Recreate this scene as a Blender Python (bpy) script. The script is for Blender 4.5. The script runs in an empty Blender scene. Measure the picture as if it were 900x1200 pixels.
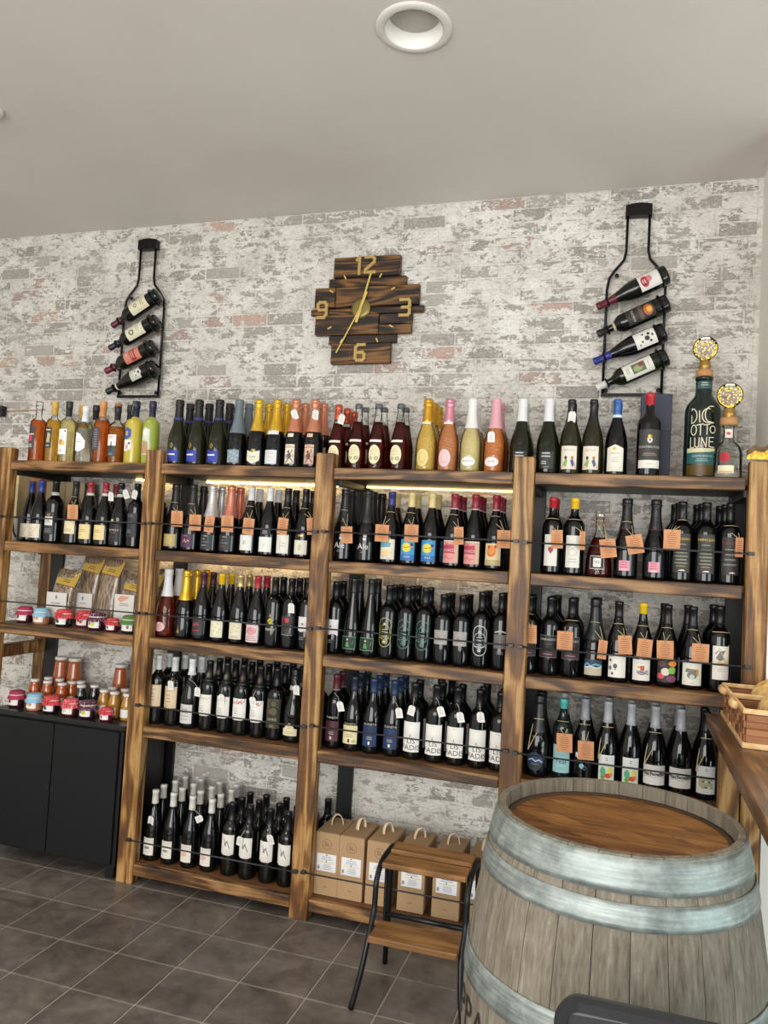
import bpy, bmesh, math, random
from math import sin, cos, pi, radians
from mathutils import Vector, Matrix
random.seed(7)
sc = bpy.context.scene
COL = sc.collection

# ---------------------------------------------------------------- camera
YAW, PITCH, ROLL, FPX, EYE = -.3013, .0483, .056, 916.46, 1.5
FW = Vector((sin(YAW)*cos(PITCH), cos(YAW)*cos(PITCH), sin(PITCH)))
R0 = Vector((cos(YAW), -sin(YAW), 0)); U0 = R0.cross(FW)
RT = R0*cos(ROLL)+U0*sin(ROLL); UP = -R0*sin(ROLL)+U0*cos(ROLL)
cam = bpy.data.cameras.new('camera'); camo = bpy.data.objects.new('camera', cam); COL.objects.link(camo)
cam.sensor_fit = 'VERTICAL'; cam.sensor_height = 36; cam.lens = FPX/1200*36; cam.clip_start = .05
m = Matrix.Identity(4)
for i in range(3): m[i][0], m[i][1], m[i][2] = RT[i], UP[i], -FW[i]
m[2][3] = EYE
camo.matrix_world = m; sc.camera = camo

# ---------------------------------------------------------------- view, world, lights
sc.view_settings.view_transform = 'Standard'; sc.view_settings.look = 'None'
sc.view_settings.gamma = 1; sc.view_settings.use_curve_mapping = False
sc.view_settings.exposure = 0.84
w = bpy.data.worlds.new('world'); sc.world = w; w.use_nodes = True
w.node_tree.nodes['Background'].inputs[0].default_value = (.86, .93, 1, 1)
w.node_tree.nodes['Background'].inputs[1].default_value = .55
def area(name, loc, target, sx, sy, power, col):
    l = bpy.data.lights.new(name, 'AREA'); l.shape = 'RECTANGLE'; l.size = sx; l.size_y = sy
    l.energy = power; l.color = col
    o = bpy.data.objects.new(name, l); COL.objects.link(o); o.location = loc
    o.rotation_euler = (Vector(target)-Vector(loc)).to_track_quat('-Z', 'Y').to_euler(); return o
area('window_daylight', (-.9, -1.9, 1.55), (-.9, 3, 1.35), 3.4, 2.2, 95, (1, .97, .93))
area('side_window_daylight', (2.15, 1.35, .95), (.2, 2.3, .75), 1.7, 1.5, 26, (.78, .96, 1))
def spot(loc, power, col=(1, .9, .76), ang=120, r=.04):
    l = bpy.data.lights.new('downlight_lamp', 'SPOT'); l.energy = power; l.color = col
    l.spot_size = radians(ang); l.spot_blend = .7; l.shadow_soft_size = r
    o = bpy.data.objects.new('downlight_lamp', l); COL.objects.link(o); o.location = loc; return o
CEIL, WALLY = 3.09, 3.39
for x, y, p in ((-2.55, 2.15, 20), (-2.2, .6, 28), (-.6, .3, 28), (-1.4, -.6, 24)):
    spot((x, y, CEIL-.06), p)
spot((.95, 2.62, CEIL-.05), 30, (1, .84, .56), 75)

# ---------------------------------------------------------------- helpers: tags, meshes, materials
def px_x(px, Y, z):                       # world X of the image column px on the line (Y, z)
    t = (px-450)/FPX; a = RT.y*Y+RT.z*(z-EYE); b = FW.y*Y+FW.z*(z-EYE)
    return (t*b-a)/(RT.x-t*FW.x)
def on_y(px, py, Y):
    d = FW+RT*((px-450)/FPX)-UP*((py-600)/FPX); return Vector((0, 0, EYE))+d*(Y/d.y)
def on_z(px, py, z):
    d = FW+RT*((px-450)/FPX)-UP*((py-600)/FPX); return Vector((0, 0, EYE))+d*((z-EYE)/d.z)
def tag(o, label=None, cat=None, group=None, kind=None):
    if label: o['label'] = label
    if cat: o['category'] = cat
    if group: o['group'] = group
    if kind: o['kind'] = kind
    return o
def empty(name, loc, label=None, cat=None, group=None, kind=None, rz=0):
    o = bpy.data.objects.new(name, None); COL.objects.link(o); o.location = loc
    o.rotation_euler = (0, 0, rz); o.empty_display_size = .05
    return tag(o, label, cat, group, kind)
def link(name, me, parent=None, loc=(0, 0, 0)):
    o = bpy.data.objects.new(name, me); COL.objects.link(o); o.location = loc
    if parent: o.parent = parent
    return o

def hexc(h):
    h = h.lstrip('#'); r = []; h = h if len(h) == 6 else ''.join(c*2 for c in h)
    for i in (0, 2, 4):
        c = int(h[i:i+2], 16)/255; r.append(c/12.92 if c < .04045 else ((c+.055)/1.055)**2.4)
    return (*r, 1)
MATS = {}
def mat(col, rough=.5, metal=0., key='', **kw):
    k = (col, rough, metal, key, tuple(sorted(kw.items())))
    if k in MATS: return MATS[k]
    M = bpy.data.materials.new('surface_'+col.strip('#')); M.use_nodes = True
    b = M.node_tree.nodes['Principled BSDF']
    b.inputs['Base Color'].default_value = hexc(col); b.inputs['Roughness'].default_value = rough
    b.inputs['Metallic'].default_value = metal
    for a, v in kw.items():
        b.inputs[{'trans': 'Transmission Weight', 'ior': 'IOR', 'coat': 'Coat Weight', 'spec': 'Specular IOR Level', 'emit': 'Emission Strength', 'alpha': 'Alpha'}[a]].default_value = v
    if 'emit' in kw: b.inputs['Emission Color'].default_value = hexc(col)
    MATS[k] = M; return M
class NT:                                  # small node-tree writer
    def __init__(s, name):
        s.M = bpy.data.materials.new(name); s.M.use_nodes = True; s.t = s.M.node_tree; s.b = s.t.nodes['Principled BSDF']
    def n(s, typ, ins={}, **at):
        x = s.t.nodes.new(typ)
        for k, v in at.items(): setattr(x, k, v)
        for k, v in ins.items():
            if hasattr(v, 'is_output'): s.t.links.new(v, x.inputs[k])
            else: x.inputs[k].default_value = v
        return x
    def out(s, sock, name): s.t.links.new(sock, s.b.inputs[name])
    def noise(s, vec, scale, detail=4, rough=.55, dist=0):
        return s.n('ShaderNodeTexNoise', {'Vector': vec, 'Scale': scale, 'Detail': detail, 'Roughness': rough, 'Distortion': dist}).outputs['Fac']
    def mapping(s, vec, scale, loc=(0, 0, 0)): return s.n('ShaderNodeMapping', {'Vector': vec, 'Scale': scale, 'Location': loc}).outputs[0]
    def ramp(s, fac, stops, interp='LINEAR'):
        r = s.n('ShaderNodeValToRGB', {'Fac': fac}); e = r.color_ramp; e.interpolation = interp
        while len(e.elements) < len(stops): e.elements.new(.5)
        for el, (p, c) in zip(e.elements, stops): el.position = p; el.color = hexc(c) if isinstance(c, str) else (c, c, c, 1)
        return r.outputs['Color']
    def math(s, op, a, b=0., clamp=False):
        x = s.n('ShaderNodeMath', {0: a, 1: b}, operation=op); x.use_clamp = clamp; return x.outputs[0]
    def mix(s, fac, a, b, mode='MIX'):
        x = s.n('ShaderNodeMix', {'Factor': fac}, data_type='RGBA', blend_type=mode)
        for i, v in ((6, a), (7, b)):
            if hasattr(v, 'is_output'): s.t.links.new(v, x.inputs[i])
            else: x.inputs[i].default_value = hexc(v) if isinstance(v, str) else v
        return x.outputs[2]
    def bump(s, h, strength=.3, dist=.004):
        s.out(s.n('ShaderNodeBump', {'Height': h, 'Strength': strength, 'Distance': dist}).outputs[0], 'Normal')
def wood(name, axis, stops, rough=.5, grain=1., spec=.5, rw=.32, fw=.56):
    t = NT(name); p = t.n('ShaderNodeTexCoord').outputs['Object']
    ri = t.n('ShaderNodeObjectInfo').outputs['Random']
    off = t.n('ShaderNodeCombineXYZ', {0: t.math('MULTIPLY', ri, 7.3), 1: t.math('MULTIPLY', ri, 3.1), 2: t.math('MULTIPLY', ri, 5.7)}).outputs[0]
    p = t.n('ShaderNodeVectorMath', {0: p, 1: off}, operation='ADD').outputs[0]
    lo = [1, 1, 1]; lo['xyz'.index(axis)] = .12
    big = t.noise(t.mapping(p, [v*9 for v in lo]), 1, 3, .5, .6)
    rings = t.math('SINE', t.math('MULTIPLY', big, 34*grain))
    rings = t.math('MULTIPLY_ADD', rings, .5); 
    rings.node.inputs[2].default_value = .5
    fl = [150, 150, 150]; fl['xyz'.index(axis)] = 5
    fine = t.noise(t.mapping(p, fl), 1, 4, .65)
    wear = t.noise(p, 9, 5, .65)
    f = t.math('ADD', t.math('MULTIPLY', rings, rw), t.math('MULTIPLY', fine, fw))
    f = t.math('ADD', f, t.math('MULTIPLY', wear, .3))
    c = t.ramp(f, stops); t.out(c, 'Base Color')
    t.b.inputs['Roughness'].default_value = rough; t.b.inputs['Specular IOR Level'].default_value = spec
    t.bump(fine, .25, .002); return t.M
W_BEAM = wood('stained_pine_along', 'x', [(.39, '#332112'), (.54, '#583b1e'), (.64, '#77532c'), (.80, '#98734a')])
W_POST = wood('stained_pine_upright', 'z', [(.38, '#4c3014'), (.54, '#70491f'), (.64, '#8c6330'), (.80, '#b08a55')])
W_DECK = wood('dark_stained_deck', 'x', [(.15, '#2e1d12'), (.5, '#553722'), (.85, '#74502f')])
W_CLOCK = wood('burnt_dark_wood', 'x', [(.40, '#120a05'), (.54, '#352010'), (.64, '#523417'), (.8, '#805828')], .5, 1.4, .5, .36, .52)
W_STOOL = wood('varnished_slat', 'x', [(.15, '#4b331a'), (.45, '#74502a'), (.85, '#9a7142')], .4)
W_COUNT = wood('walnut_counter', 'y', [(.1, '#2a1b10'), (.4, '#4c331d'), (.7, '#6d4a2a'), (.92, '#9b7447')], .35)
W_STAVE = wood('weathered_oak', 'z', [(.3, '#4c453b'), (.5, '#6b6457'), (.66, '#7d766a'), (.9, '#a59f92')], .75, 1., .3, .10, .72)
W_HEAD = wood('wine_stained_oak', 'x', [(.36, '#321c0b'), (.5, '#6a421c'), (.62, '#855a2a'), (.82, '#a67c48')], .55, .5, .4, .12, .66)
W_PALE = wood('pale_wood', 'y', [(.1, '#b58a55'), (.5, '#d2aa74'), (.9, '#e6c797')], .5)
W_WOVEN = wood('woven_chip', 'x', [(.1, '#5d3319'), (.5, '#8b5730'), (.9, '#a8744a')], .5)

def smooth(me, on=True):
    me.polygons.foreach_set('use_smooth', [on]*len(me.polygons))
class MB:
    def __init__(s): s.v = []; s.f = []; s.mi = []; s.sm = []; s.mats = []
    def m(s, mt):
        if mt not in s.mats: s.mats.append(mt)
        return s.mats.index(mt)
    def add(s, vs, fs, mt, sm=False):
        b = len(s.v); s.v += [tuple(v) for v in vs]; i = s.m(mt)
        for f in fs: s.f.append([b+k for k in f]); s.mi.append(i); s.sm.append(sm)
        return s
    def box(s, x0, x1, y0, y1, z0, z1, mt, bev=0., M=None):
        if bev <= 0:
            vs = [(x, y, z) for z in (z0, z1) for y in (y0, y1) for x in (x0, x1)]
            fs = [(0, 2, 3, 1), (4, 5, 7, 6), (0, 1, 5, 4), (2, 6, 7, 3), (0, 4, 6, 2), (1, 3, 7, 5)]
        else:
            bm = bmesh.new(); bmesh.ops.create_cube(bm, size=1)
            for v in bm.verts: v.co = Vector(((x0+x1)/2+v.co.x*(x1-x0), (y0+y1)/2+v.co.y*(y1-y0), (z0+z1)/2+v.co.z*(z1-z0)))
            bmesh.ops.bevel(bm, geom=bm.edges[:], offset=bev, segments=1, affect='EDGES')
            bm.verts.index_update(); vs = [v.co.copy() for v in bm.verts]; fs = [[v.index for v in f.verts] for f in bm.faces]; bm.free()
        if M: vs = [M @ Vector(v) for v in vs]
        return s.add(vs, fs, mt)
    def lathe(s, prof, mt, seg=20, c=(0, 0, 0), sm=True, M=None, wob=None):
        vs = []; fs = []; rings = []
        for r, z in prof:
            if r < 1e-6: rings.append([len(vs)]); vs.append(Vector((c[0], c[1], c[2]+z)))
            else:
                rings.append(list(range(len(vs), len(vs)+seg)))
                for k in range(seg):
                    a = 2*pi*k/seg; rr = r*(wob(a, z) if wob else 1)
                    vs.append(Vector((c[0]+rr*cos(a), c[1]+rr*sin(a), c[2]+z)))
        for A, B in zip(rings, rings[1:]):
            if len(A) == 1 and len(B) == 1: continue
            for k in range(seg):
                j = (k+1) % seg
                if len(A) == 1: fs.append((A[0], B[j], B[k]))
                elif len(B) == 1: fs.append((A[k], A[j], B[0]))
                else: fs.append((A[k], A[j], B[j], B[k]))
        if M: vs = [M @ v for v in vs]
        return s.add(vs, fs, mt, sm)
    def tube(s, pts, r, mt, seg=8, closed=False, caps=True, flat=None):
        pts = [Vector(p) for p in pts]; n = len(pts); vs = []; fs = []
        up = Vector((0, 0, 1)); prev = None
        for i, p in enumerate(pts):
            a = pts[(i-1) % n] if (i or closed) else p; b = pts[(i+1) % n] if (i < n-1 or closed) else p
            d = (b-a).normalized()
            if prev is None:
                h = up if abs(d.dot(up)) < .95 else Vector((0, 1, 0)); u = d.cross(h).normalized()
            else: u = (prev-d*prev.dot(d)).normalized()
            prev = u; v = d.cross(u)
            for k in range(seg):
                t = 2*pi*(k+.5)/seg; vs.append(p+(u*cos(t)+v*sin(t))*r)
        for i in range(n if closed else n-1):
            A = i*seg; B = ((i+1) % n)*seg
            for k in range(seg): j = (k+1) % seg; fs.append((A+k, A+j, B+j, B+k))
        if caps and not closed: fs += [tuple(range(seg))[::-1], tuple(range((n-1)*seg, n*seg))]
        return s.add(vs, fs, mt, seg > 5)
    def prism(s, poly, z0, z1, mt, M=None):                 # extrude a 2D polygon
        n = len(poly); vs = [Vector((x, y, z)) for z in (z0, z1) for x, y in poly]
        fs = [tuple(range(n))[::-1], tuple(range(n, 2*n))]+[(i, (i+1) % n, n+(i+1) % n, n+i) for i in range(n)]
        if M: vs = [M @ v for v in vs]
        return s.add(vs, fs, mt)
    def mesh(s, name='mesh'):
        me = bpy.data.meshes.new(name); me.from_pydata(s.v, [], s.f)
        for mt in s.mats: me.materials.append(mt)
        me.polygons.foreach_set('material_index', s.mi); me.polygons.foreach_set('use_smooth', s.sm)
        me.update(); return me
    def build(s, name, parent=None, loc=None):
        # vertices are in world coordinates unless loc is given
        if loc is None:
            loc = Vector((0, 0, 0)); p = parent
            while p: loc -= p.location; p = p.parent
        return link(name, s.mesh(name), parent, loc)

# flat 2D print (text, shapes) in metres, laid on a surface by a mapping function
TXT = {}
def text2d(body, size):
    if body not in TXT:
        cu = bpy.data.curves.new('txt', 'FONT'); cu.body = body; cu.size = 1; cu.align_x = 'CENTER'; cu.align_y = 'CENTER'; cu.resolution_u = 2
        o = bpy.data.objects.new('txt', cu); COL.objects.link(o)
        me = bpy.data.meshes.new_from_object(o.evaluated_get(bpy.context.evaluated_depsgraph_get()))
        TXT[body] = ([(v.co.x, v.co.y) for v in me.vertices], [list(p.vertices) for p in me.polygons])
        bpy.data.objects.remove(o); bpy.data.curves.remove(cu); bpy.data.meshes.remove(me)
    v, f = TXT[body]; return [(x*size, y*size) for x, y in v], f
def stroke(pts, wd, closed=False, ext=.3):
    vs = []; fs = []; n = len(pts)
    for i in range(n if closed else n-1):
        (x0, y0), (x1, y1) = pts[i], pts[(i+1) % n]; L = math.hypot(x1-x0, y1-y0) or 1e-9
        nx, ny = -(y1-y0)/L*wd/2, (x1-x0)/L*wd/2; ex, ey = (x1-x0)/L*wd*ext, (y1-y0)/L*wd*ext
        b = len(vs); vs += [(x0-ex+nx, y0-ey+ny), (x0-ex-nx, y0-ey-ny), (x1+ex-nx, y1+ey-ny), (x1+ex+nx, y1+ey+ny)]; fs.append([b, b+1, b+2, b+3])
    return vs, fs
def ell(u, v, a, b, n=22): return [(u+a*cos(2*pi*k/n), v+b*sin(2*pi*k/n)) for k in range(n)]
def shape2d(it):
    t = it[0].lower()
    if t == 'r': _, u0, v0, u1, v1, c = it; return [(u0, v0), (u1, v0), (u1, v1), (u0, v1)], [[0, 1, 2, 3]], c
    if t == 'e': _, u, v, a, b, c = it; return ell(u, v, a, b), [list(range(22))], c
    if t == 'p': return list(it[1]), [list(range(len(it[1])))], it[2]
    if t == 'o': _, u, v, a, b, wd, c = it; vs, fs = stroke(ell(u, v, a, b), wd, True); return vs, fs, c
    if t == 'c':                                            # stadium outline
        _, u, v, a, b, wd, c = it; pts = [(u+a*cos(k*pi/8), v+b-a+a*sin(k*pi/8)) for k in range(9)]+[(u+a*cos(pi+k*pi/8), v-b+a+a*sin(pi+k*pi/8)) for k in range(9)]
        vs, fs = stroke(pts, wd, True); return vs, fs, c
    if t == 'l': vs, fs = stroke(it[1], it[2]); return vs, fs, it[3]
    if t == 't':
        _, body, u, v, size, c = it; vs, fs = text2d(body, size); return [(x+u, y+v) for x, y in vs], fs, c
    if t == 'd':                                            # a few dashes standing for lines of small print
        _, u, v, wd, n, dv, c = it; vs = []; fs = []
        for k in range(n):
            h = wd*(.75+.25*((k*37) % 5)/4)/2; b = len(vs); y = v-k*dv
            vs += [(u-h, y), (u+h, y), (u+h, y+dv*.34), (u-h, y+dv*.34)]; fs.append([b, b+1, b+2, b+3])
        return vs, fs, c
def print_mesh(items, fn, name, rough=.55, step=.007, layer0=0):
    bm = bmesh.new(); mats = []; umin, umax = 9, -9
    for k, it in enumerate(items):
        vs, fs, c = shape2d(it); metal = 0
        M = mat(c, rough) if not c.startswith('$') else mat(c[1:], .3, .8)
        if M not in mats: mats.append(M)
        bv = [bm.verts.new((x, y, k+layer0)) for x, y in vs]
        for x, y in vs: umin = min(umin, x); umax = max(umax, x)
        for f in fs:
            try: fc = bm.faces.new([bv[i] for i in f]); fc.material_index = mats.index(M)
            except ValueError: pass
    if step:
        u = math.ceil(umin/step)*step
        while u < umax:
            bmesh.ops.bisect_plane(bm, geom=bm.verts[:]+bm.edges[:]+bm.faces[:], plane_co=(u+1e-5, 0, 0), plane_no=(1, 0, 0)); u += step
    for v in bm.verts: v.co = fn(v.co.x, v.co.y, .0006+.00022*v.co.z)
    bmesh.ops.recalc_face_normals(bm, faces=bm.faces[:]) if False else None
    me = bpy.data.meshes.new(name); bm.to_mesh(me); bm.free()
    for M in mats: me.materials.append(M)
    return me

# ================================================================ the setting
def ceiling_mat():
    t = NT('ceiling_paint'); p = t.n('ShaderNodeTexCoord').outputs['Object']
    t.out(t.ramp(t.noise(p, 1.2, 3), [(.3, '#cfc9c2'), (.7, '#d6d1ca')]), 'Base Color'); t.b.inputs['Roughness'].default_value = .85
    t.bump(t.noise(p, 90, 2), .05, .001); return t.M
M_CEIL = ceiling_mat()
M_WHITE = mat('#e2dfd8', .7)
def whitewash(brick):
    t = NT('whitewashed_brick' if brick else 'whitewashed_mortar'); p = t.n('ShaderNodeTexCoord').outputs['Object']
    q = t.mapping(p, (1, 1, 1.9))
    a = t.noise(q, 11, 6, .68, .5); b = t.noise(q, 38, 5, .7, .9); c = t.noise(p, 120, 3, .6)
    white = t.ramp(t.math('ADD', t.math('MULTIPLY', t.noise(p, 7, 4), .4), t.math('MULTIPLY', t.noise(q, 55, 5, .75, .6), .6)), [(.34, '#a9a49b'), (.46, '#cdc9c1'), (.62, '#e6e3dc')])
    if brick:
        tone = t.n('ShaderNodeAttribute', attribute_name='tone').outputs['Color']
        th = t.n('ShaderNodeAttribute', attribute_name='bare').outputs['Fac']
        col = t.mix(t.ramp(c, [(.35, 0.), (.75, 1.)]), tone, '#b9b4ac')
        f = t.math('ADD', t.math('MULTIPLY', a, .62), t.math('MULTIPLY', b, .42))
        f = t.math('SUBTRACT', f, th)
        mask = t.ramp(f, [(.0, 0.), (.035, 1.)])
        col = t.mix(mask, col, white)
        edge = t.math('SUBTRACT', 1, t.math('MULTIPLY', t.math('ABSOLUTE', f), 60), True)
        col = t.mix(t.math('MULTIPLY', edge, .6), col, '#66615a')
        t.bump(t.math('ADD', t.math('MULTIPLY', f, 1), t.math('MULTIPLY', c, .25)), .35, .006)
    else:
        f = t.math('ADD', t.math('MULTIPLY', a, .5), t.math('MULTIPLY', b, .5))
        col = t.mix(t.ramp(f, [(.40, 0.), (.48, 1.)]), '#aba59c', white); t.bump(f, .3, .004)
    t.out(col, 'Base Color'); t.b.inputs['Roughness'].default_value = .85; t.b.inputs['Specular IOR Level'].default_value = .25
    return t.M
W_X0, W_X1 = -3.9, .462
wall = MB().box(W_X0, W_X1+.03, WALLY, WALLY+.12, -.02, CEIL+.05, whitewash(False)).build('wall_back'); tag(wall, kind='structure')
M_BRICK = whitewash(True)
GREYS = ['#969189', '#a39e96', '#88837c', '#9a948b', '#aaa49b', '#928d86']; PINKS = ['#b39184', '#bd9384', '#a88a7e', '#c39a86']
rb = random.Random(11)
bricks = []
row = 0; z = 0.0; CH = .0607
while z < CEIL-.01:
    x = W_X0+.02-(row % 2)*.08-rb.random()*.03
    while x < W_X1:
        L = rb.choice([.165, .175, .185, .19, .20, .12]); x1 = min(x+L, W_X1)
        if x1-x > .03 and x1 > W_X0: bricks.append((max(x, W_X0), x1, z, min(z+CH, CEIL)))
        x += L
    row += 1; z += CH
def brick_geo(x0, x1, z0, z1):
    g = .0045; j = lambda: rb.uniform(-.0016, .0016); d = rb.choice([.003, .0045, .006]); e = .004
    O = [(x0+g+j(), z0+g+j()), (x1-g+j(), z0+g+j()), (x1-g+j(), z1-g+j()), (x0+g+j(), z1-g+j())]
    I = [(O[0][0]+e, O[0][1]+e), (O[1][0]-e, O[1][1]+e), (O[2][0]-e, O[2][1]-e), (O[3][0]+e, O[3][1]-e)]
    vs = [(x, WALLY+.002, z) for x, z in O]+[(x, WALLY-d*.5, z) for x, z in O]+[(x, WALLY-d+j()*.4, z) for x, z in I]
    fs = []
    for b in (0, 4): fs += [(b+i, b+(i+1) % 4, b+4+(i+1) % 4, b+4+i) for i in range(4)]
    fs.append((8, 9, 10, 11)); return vs, fs
def brick_mesh(lst):
    b = MB(); tone = []; bare = []
    for r in lst:
        vs, fs = brick_geo(*r); b.add(vs, fs, M_BRICK)
        k = rb.random()
        c, h = (rb.choice(PINKS), rb.uniform(.46, .53)) if k < .08 else (rb.choice(GREYS), rb.uniform(.55, .58)) if k < .11 else (rb.choice(GREYS), rb.uniform(.48, .525)) if k < .42 else (rb.choice(GREYS), rb.uniform(.445, .495))
        tone += [hexc(c)]*len(vs); bare += [h]*len(vs)
    me = b.mesh('brick')
    a = me.attributes.new('tone', 'FLOAT_COLOR', 'POINT'); a.data.foreach_set('color', [v for c in tone for v in c])
    a = me.attributes.new('bare', 'FLOAT', 'POINT'); a.data.foreach_set('value', bare)
    return me
seen = [b for b in bricks if b[2] > 2.02 and b[0] > -3.3]
seen.sort(key=lambda b: -((b[1]-b[0])/(1+.35*abs(b[0]-.2))+.02*b[2])); near = seen[:300]; ns = set(near)
for r in near: link('brick', brick_mesh([r]), wall)
tag(link('brick', brick_mesh([b for b in bricks if b not in ns]), wall), kind='stuff')
LX, LY, LR = -.676, 2.205, .116
cm = MB(); hs = .3
for q in ((-4.1, LX-hs, -2.2, WALLY+.12), (LX+hs, 2.4, -2.2, WALLY+.12), (LX-hs, LX+hs, -2.2, LY-hs), (LX-hs, LX+hs, LY+hs, WALLY+.12)):
    cm.add([(q[0], q[2], CEIL), (q[1], q[2], CEIL), (q[1], q[3], CEIL), (q[0], q[3], CEIL)], [(0, 3, 2, 1)], M_CEIL)
cv = []; cf = []
for k in range(40):
    a = 2*pi*(k+.5)/40; c, s_ = cos(a), sin(a); mx = max(abs(c), abs(s_))
    cv += [(LX+c*LR*.9, LY+s_*LR*.9, CEIL), (LX+c/mx*hs, LY+s_/mx*hs, CEIL)]
for k in range(40): j = (k+1) % 40; cf.append((2*k, 2*j, 2*j+1, 2*k+1))
for k, (sx, sy) in ((4, (1, 1)), (14, (-1, 1)), (24, (-1, -1)), (34, (1, -1))):
    cf.append((2*k+1, 2*k+3, len(cv))); cv.append((LX+sx*hs, LY+sy*hs, CEIL))
cm.add(cv, cf, M_CEIL); cm.box(-4.1, 2.4, -2.2, WALLY+.12, CEIL+.09, CEIL+.12, M_CEIL)
tag(cm.build('ceiling'), kind='structure')
tag(MB().box(-4.1, -3.9, -2.2, WALLY, 0, CEIL, M_WHITE).build('wall_left'), kind='structure')
tag(MB().box(W_X1+.0155, 2.4, 2.975, WALLY+.1, 0, CEIL, mat('#ece8e0', .75)).build('wall_right'), kind='structure')
tag(MB().box(2.3, 2.4, -2.2, 2.975, 0, CEIL, M_WHITE).build('wall_side'), kind='structure')
tag(MB().box(W_X1+.0155, 2.3, 2.96, 2.9745, 0, .17, mat('#2d2724', .5), .003).build('baseboard_right'), kind='structure')

# floor: grout bed and square tiles
def tile_mat():
    t = NT('slate_grey_tile'); p = t.n('ShaderNodeNewGeometry').outputs['Position']
    n = t.noise(p, 7, 5, .6, .4); n2 = t.noise(p, 26, 4, .6)
    f = t.math('ADD', t.math('MULTIPLY', n, .65), t.math('MULTIPLY', n2, .35))
    ri = t.n('ShaderNodeObjectInfo').outputs['Random']; f = t.math('ADD', f, t.math('MULTIPLY', ri, .08))
    t.out(t.ramp(f, [(.36, '#453f3a'), (.52, '#5b544f'), (.7, '#736c66')]), 'Base Color')
    t.out(t.ramp(n2, [(.3, .30), (.7, .42)]), 'Roughness'); t.bump(n2, .08, .002); return t.M
floor = MB().box(-4.1, 2.4, -2.2, WALLY+.1, -.06, -.0025, mat('#a2978a', .9)).build('floor'); tag(floor, kind='structure')
TS, TX, TY = .2448, -2.4254, 2.991
tb = MB(); tb.box(.0025, TS-.0025, .0025, TS-.0025, -.02, 0, tile_mat(), .0015); tile_me = tb.mesh('tile')
rest = MB(); TM = tb.mats[0]
for i in range(-7, 19):
    for j in range(-2, 21):
        x, y = TX+i*TS, TY-(j+1)*TS
        if y > WALLY: continue
        if -4 <= i <= 11 and j <= 9: link('tile', tile_me, floor, (x, y, 0))
        else: rest.box(x+.0025, x+TS-.0025, y+.0025, y+TS-.0025, -.02, 0, TM)
tag(rest.build('tile', floor), kind='stuff')

# ================================================================ the wine shelf
XS, SP, PW, YF = -2.8717, .8171, .0792, 2.9918
ZA, ZB, ZC, ZD, ZE, TH = 1.8253, 1.4422, 1.0582, .6743, .0846, .0459
post_x = [XS+i*SP for i in range(5)]
shelf = empty('wine_shelf', (-1.2, 3.19, 0), 'long stained-pine wall shelf of four bays holding all the wine bottles', 'shelf')
BLACK = mat('#101114', .45); IRON = mat('#3b3b3e', .4, .5)
for i, x in enumerate(post_x):
    if i == 4: x += .010
    MB().box(x, x+(.0695 if i == 4 else PW), YF, YF+.055, 0, 1.8857, W_POST, .004).build('post', shelf)
for x0 in (-2.831, -2.11, -1.195, -.40, .385):
    MB().box(x0, x0+.07, 3.366, 3.386, 0, 1.80, BLACK, .002).build('steel_upright', shelf)
    MB().box(x0+.012, x0+.058, YF+.056, 3.3655, 1.760, 1.7848, BLACK).build('steel_arm', shelf)
MB().box(-2.90, -2.836, 3.366, 3.386, 0, 1.79, W_POST, .003).build('back_post', shelf)
MB().box(-2.868, -2.822, YF+.056, 3.3655, .885, .945, W_POST, .004).build('side_rail', shelf)
M_LED = mat('#ffd483', .5, 0, 'led', emit=7.)
M_LED2 = mat('#ffd483', .5, 0, 'led', emit=2.6)
for b in range(4):
    x0, x1 = post_x[b]+PW, post_x[b+1]
    for nm, zz in (('A', ZA), ('B', ZB), ('C', ZC), ('D', ZD), ('E', ZE)):
        if b == 0 and nm in 'DE': continue
        MB().box(x0+.0005, x1-.0005, YF+.004, YF+.036, zz-TH, zz+.001, W_BEAM, .004).build('front_beam', shelf)
        MB().box(x0-PW/2+.001 if b or nm != 'B' else -3.0, x1+PW/2-.001, YF+.056, 3.3655, zz-.024, zz, W_DECK, .001).build('shelf_deck', shelf)
        MB().box(x0, x1, YF+.0365, YF+.0555, zz-.024, zz, W_DECK).build('deck_lip', shelf)
        if nm == 'A': MB().box(x0, x1, YF+.0365, 3.3655, zz-.040, zz-.0245, BLACK).build('black_panel', shelf)  # black sheet right under the top deck
        if nm in 'AB' and b < 3:
            MB().box(x0+(.45 if b == 0 else .03), x1-.03, 3.346, 3.354, zz-(.050 if nm == 'A' else .033), zz-(.042 if nm == 'A' else .0255), M_LED if b < 2 else M_LED2).build('led_strip', shelf)
for b, zs in ((0, (1.557, 1.163)), (1, (1.559, 1.163, .767, .191)), (2, (1.561, 1.168, .775, .195)), (3, (1.558, 1.166, .772))):
    for zr in zs:
        xa, xb = post_x[b]+PW-.022, post_x[b+1]+.022
        MB().tube([(xa, 2.979, zr), (xb, 2.979, zr)], .0033, IRON, 6).build('guard_rail', shelf)
        for xx in (xa, xb): MB().box(xx-.010, xx+.010, 2.974, 2.9925, zr-.006, zr+.006, IRON, .001).build('rail_bracket', shelf)

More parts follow.
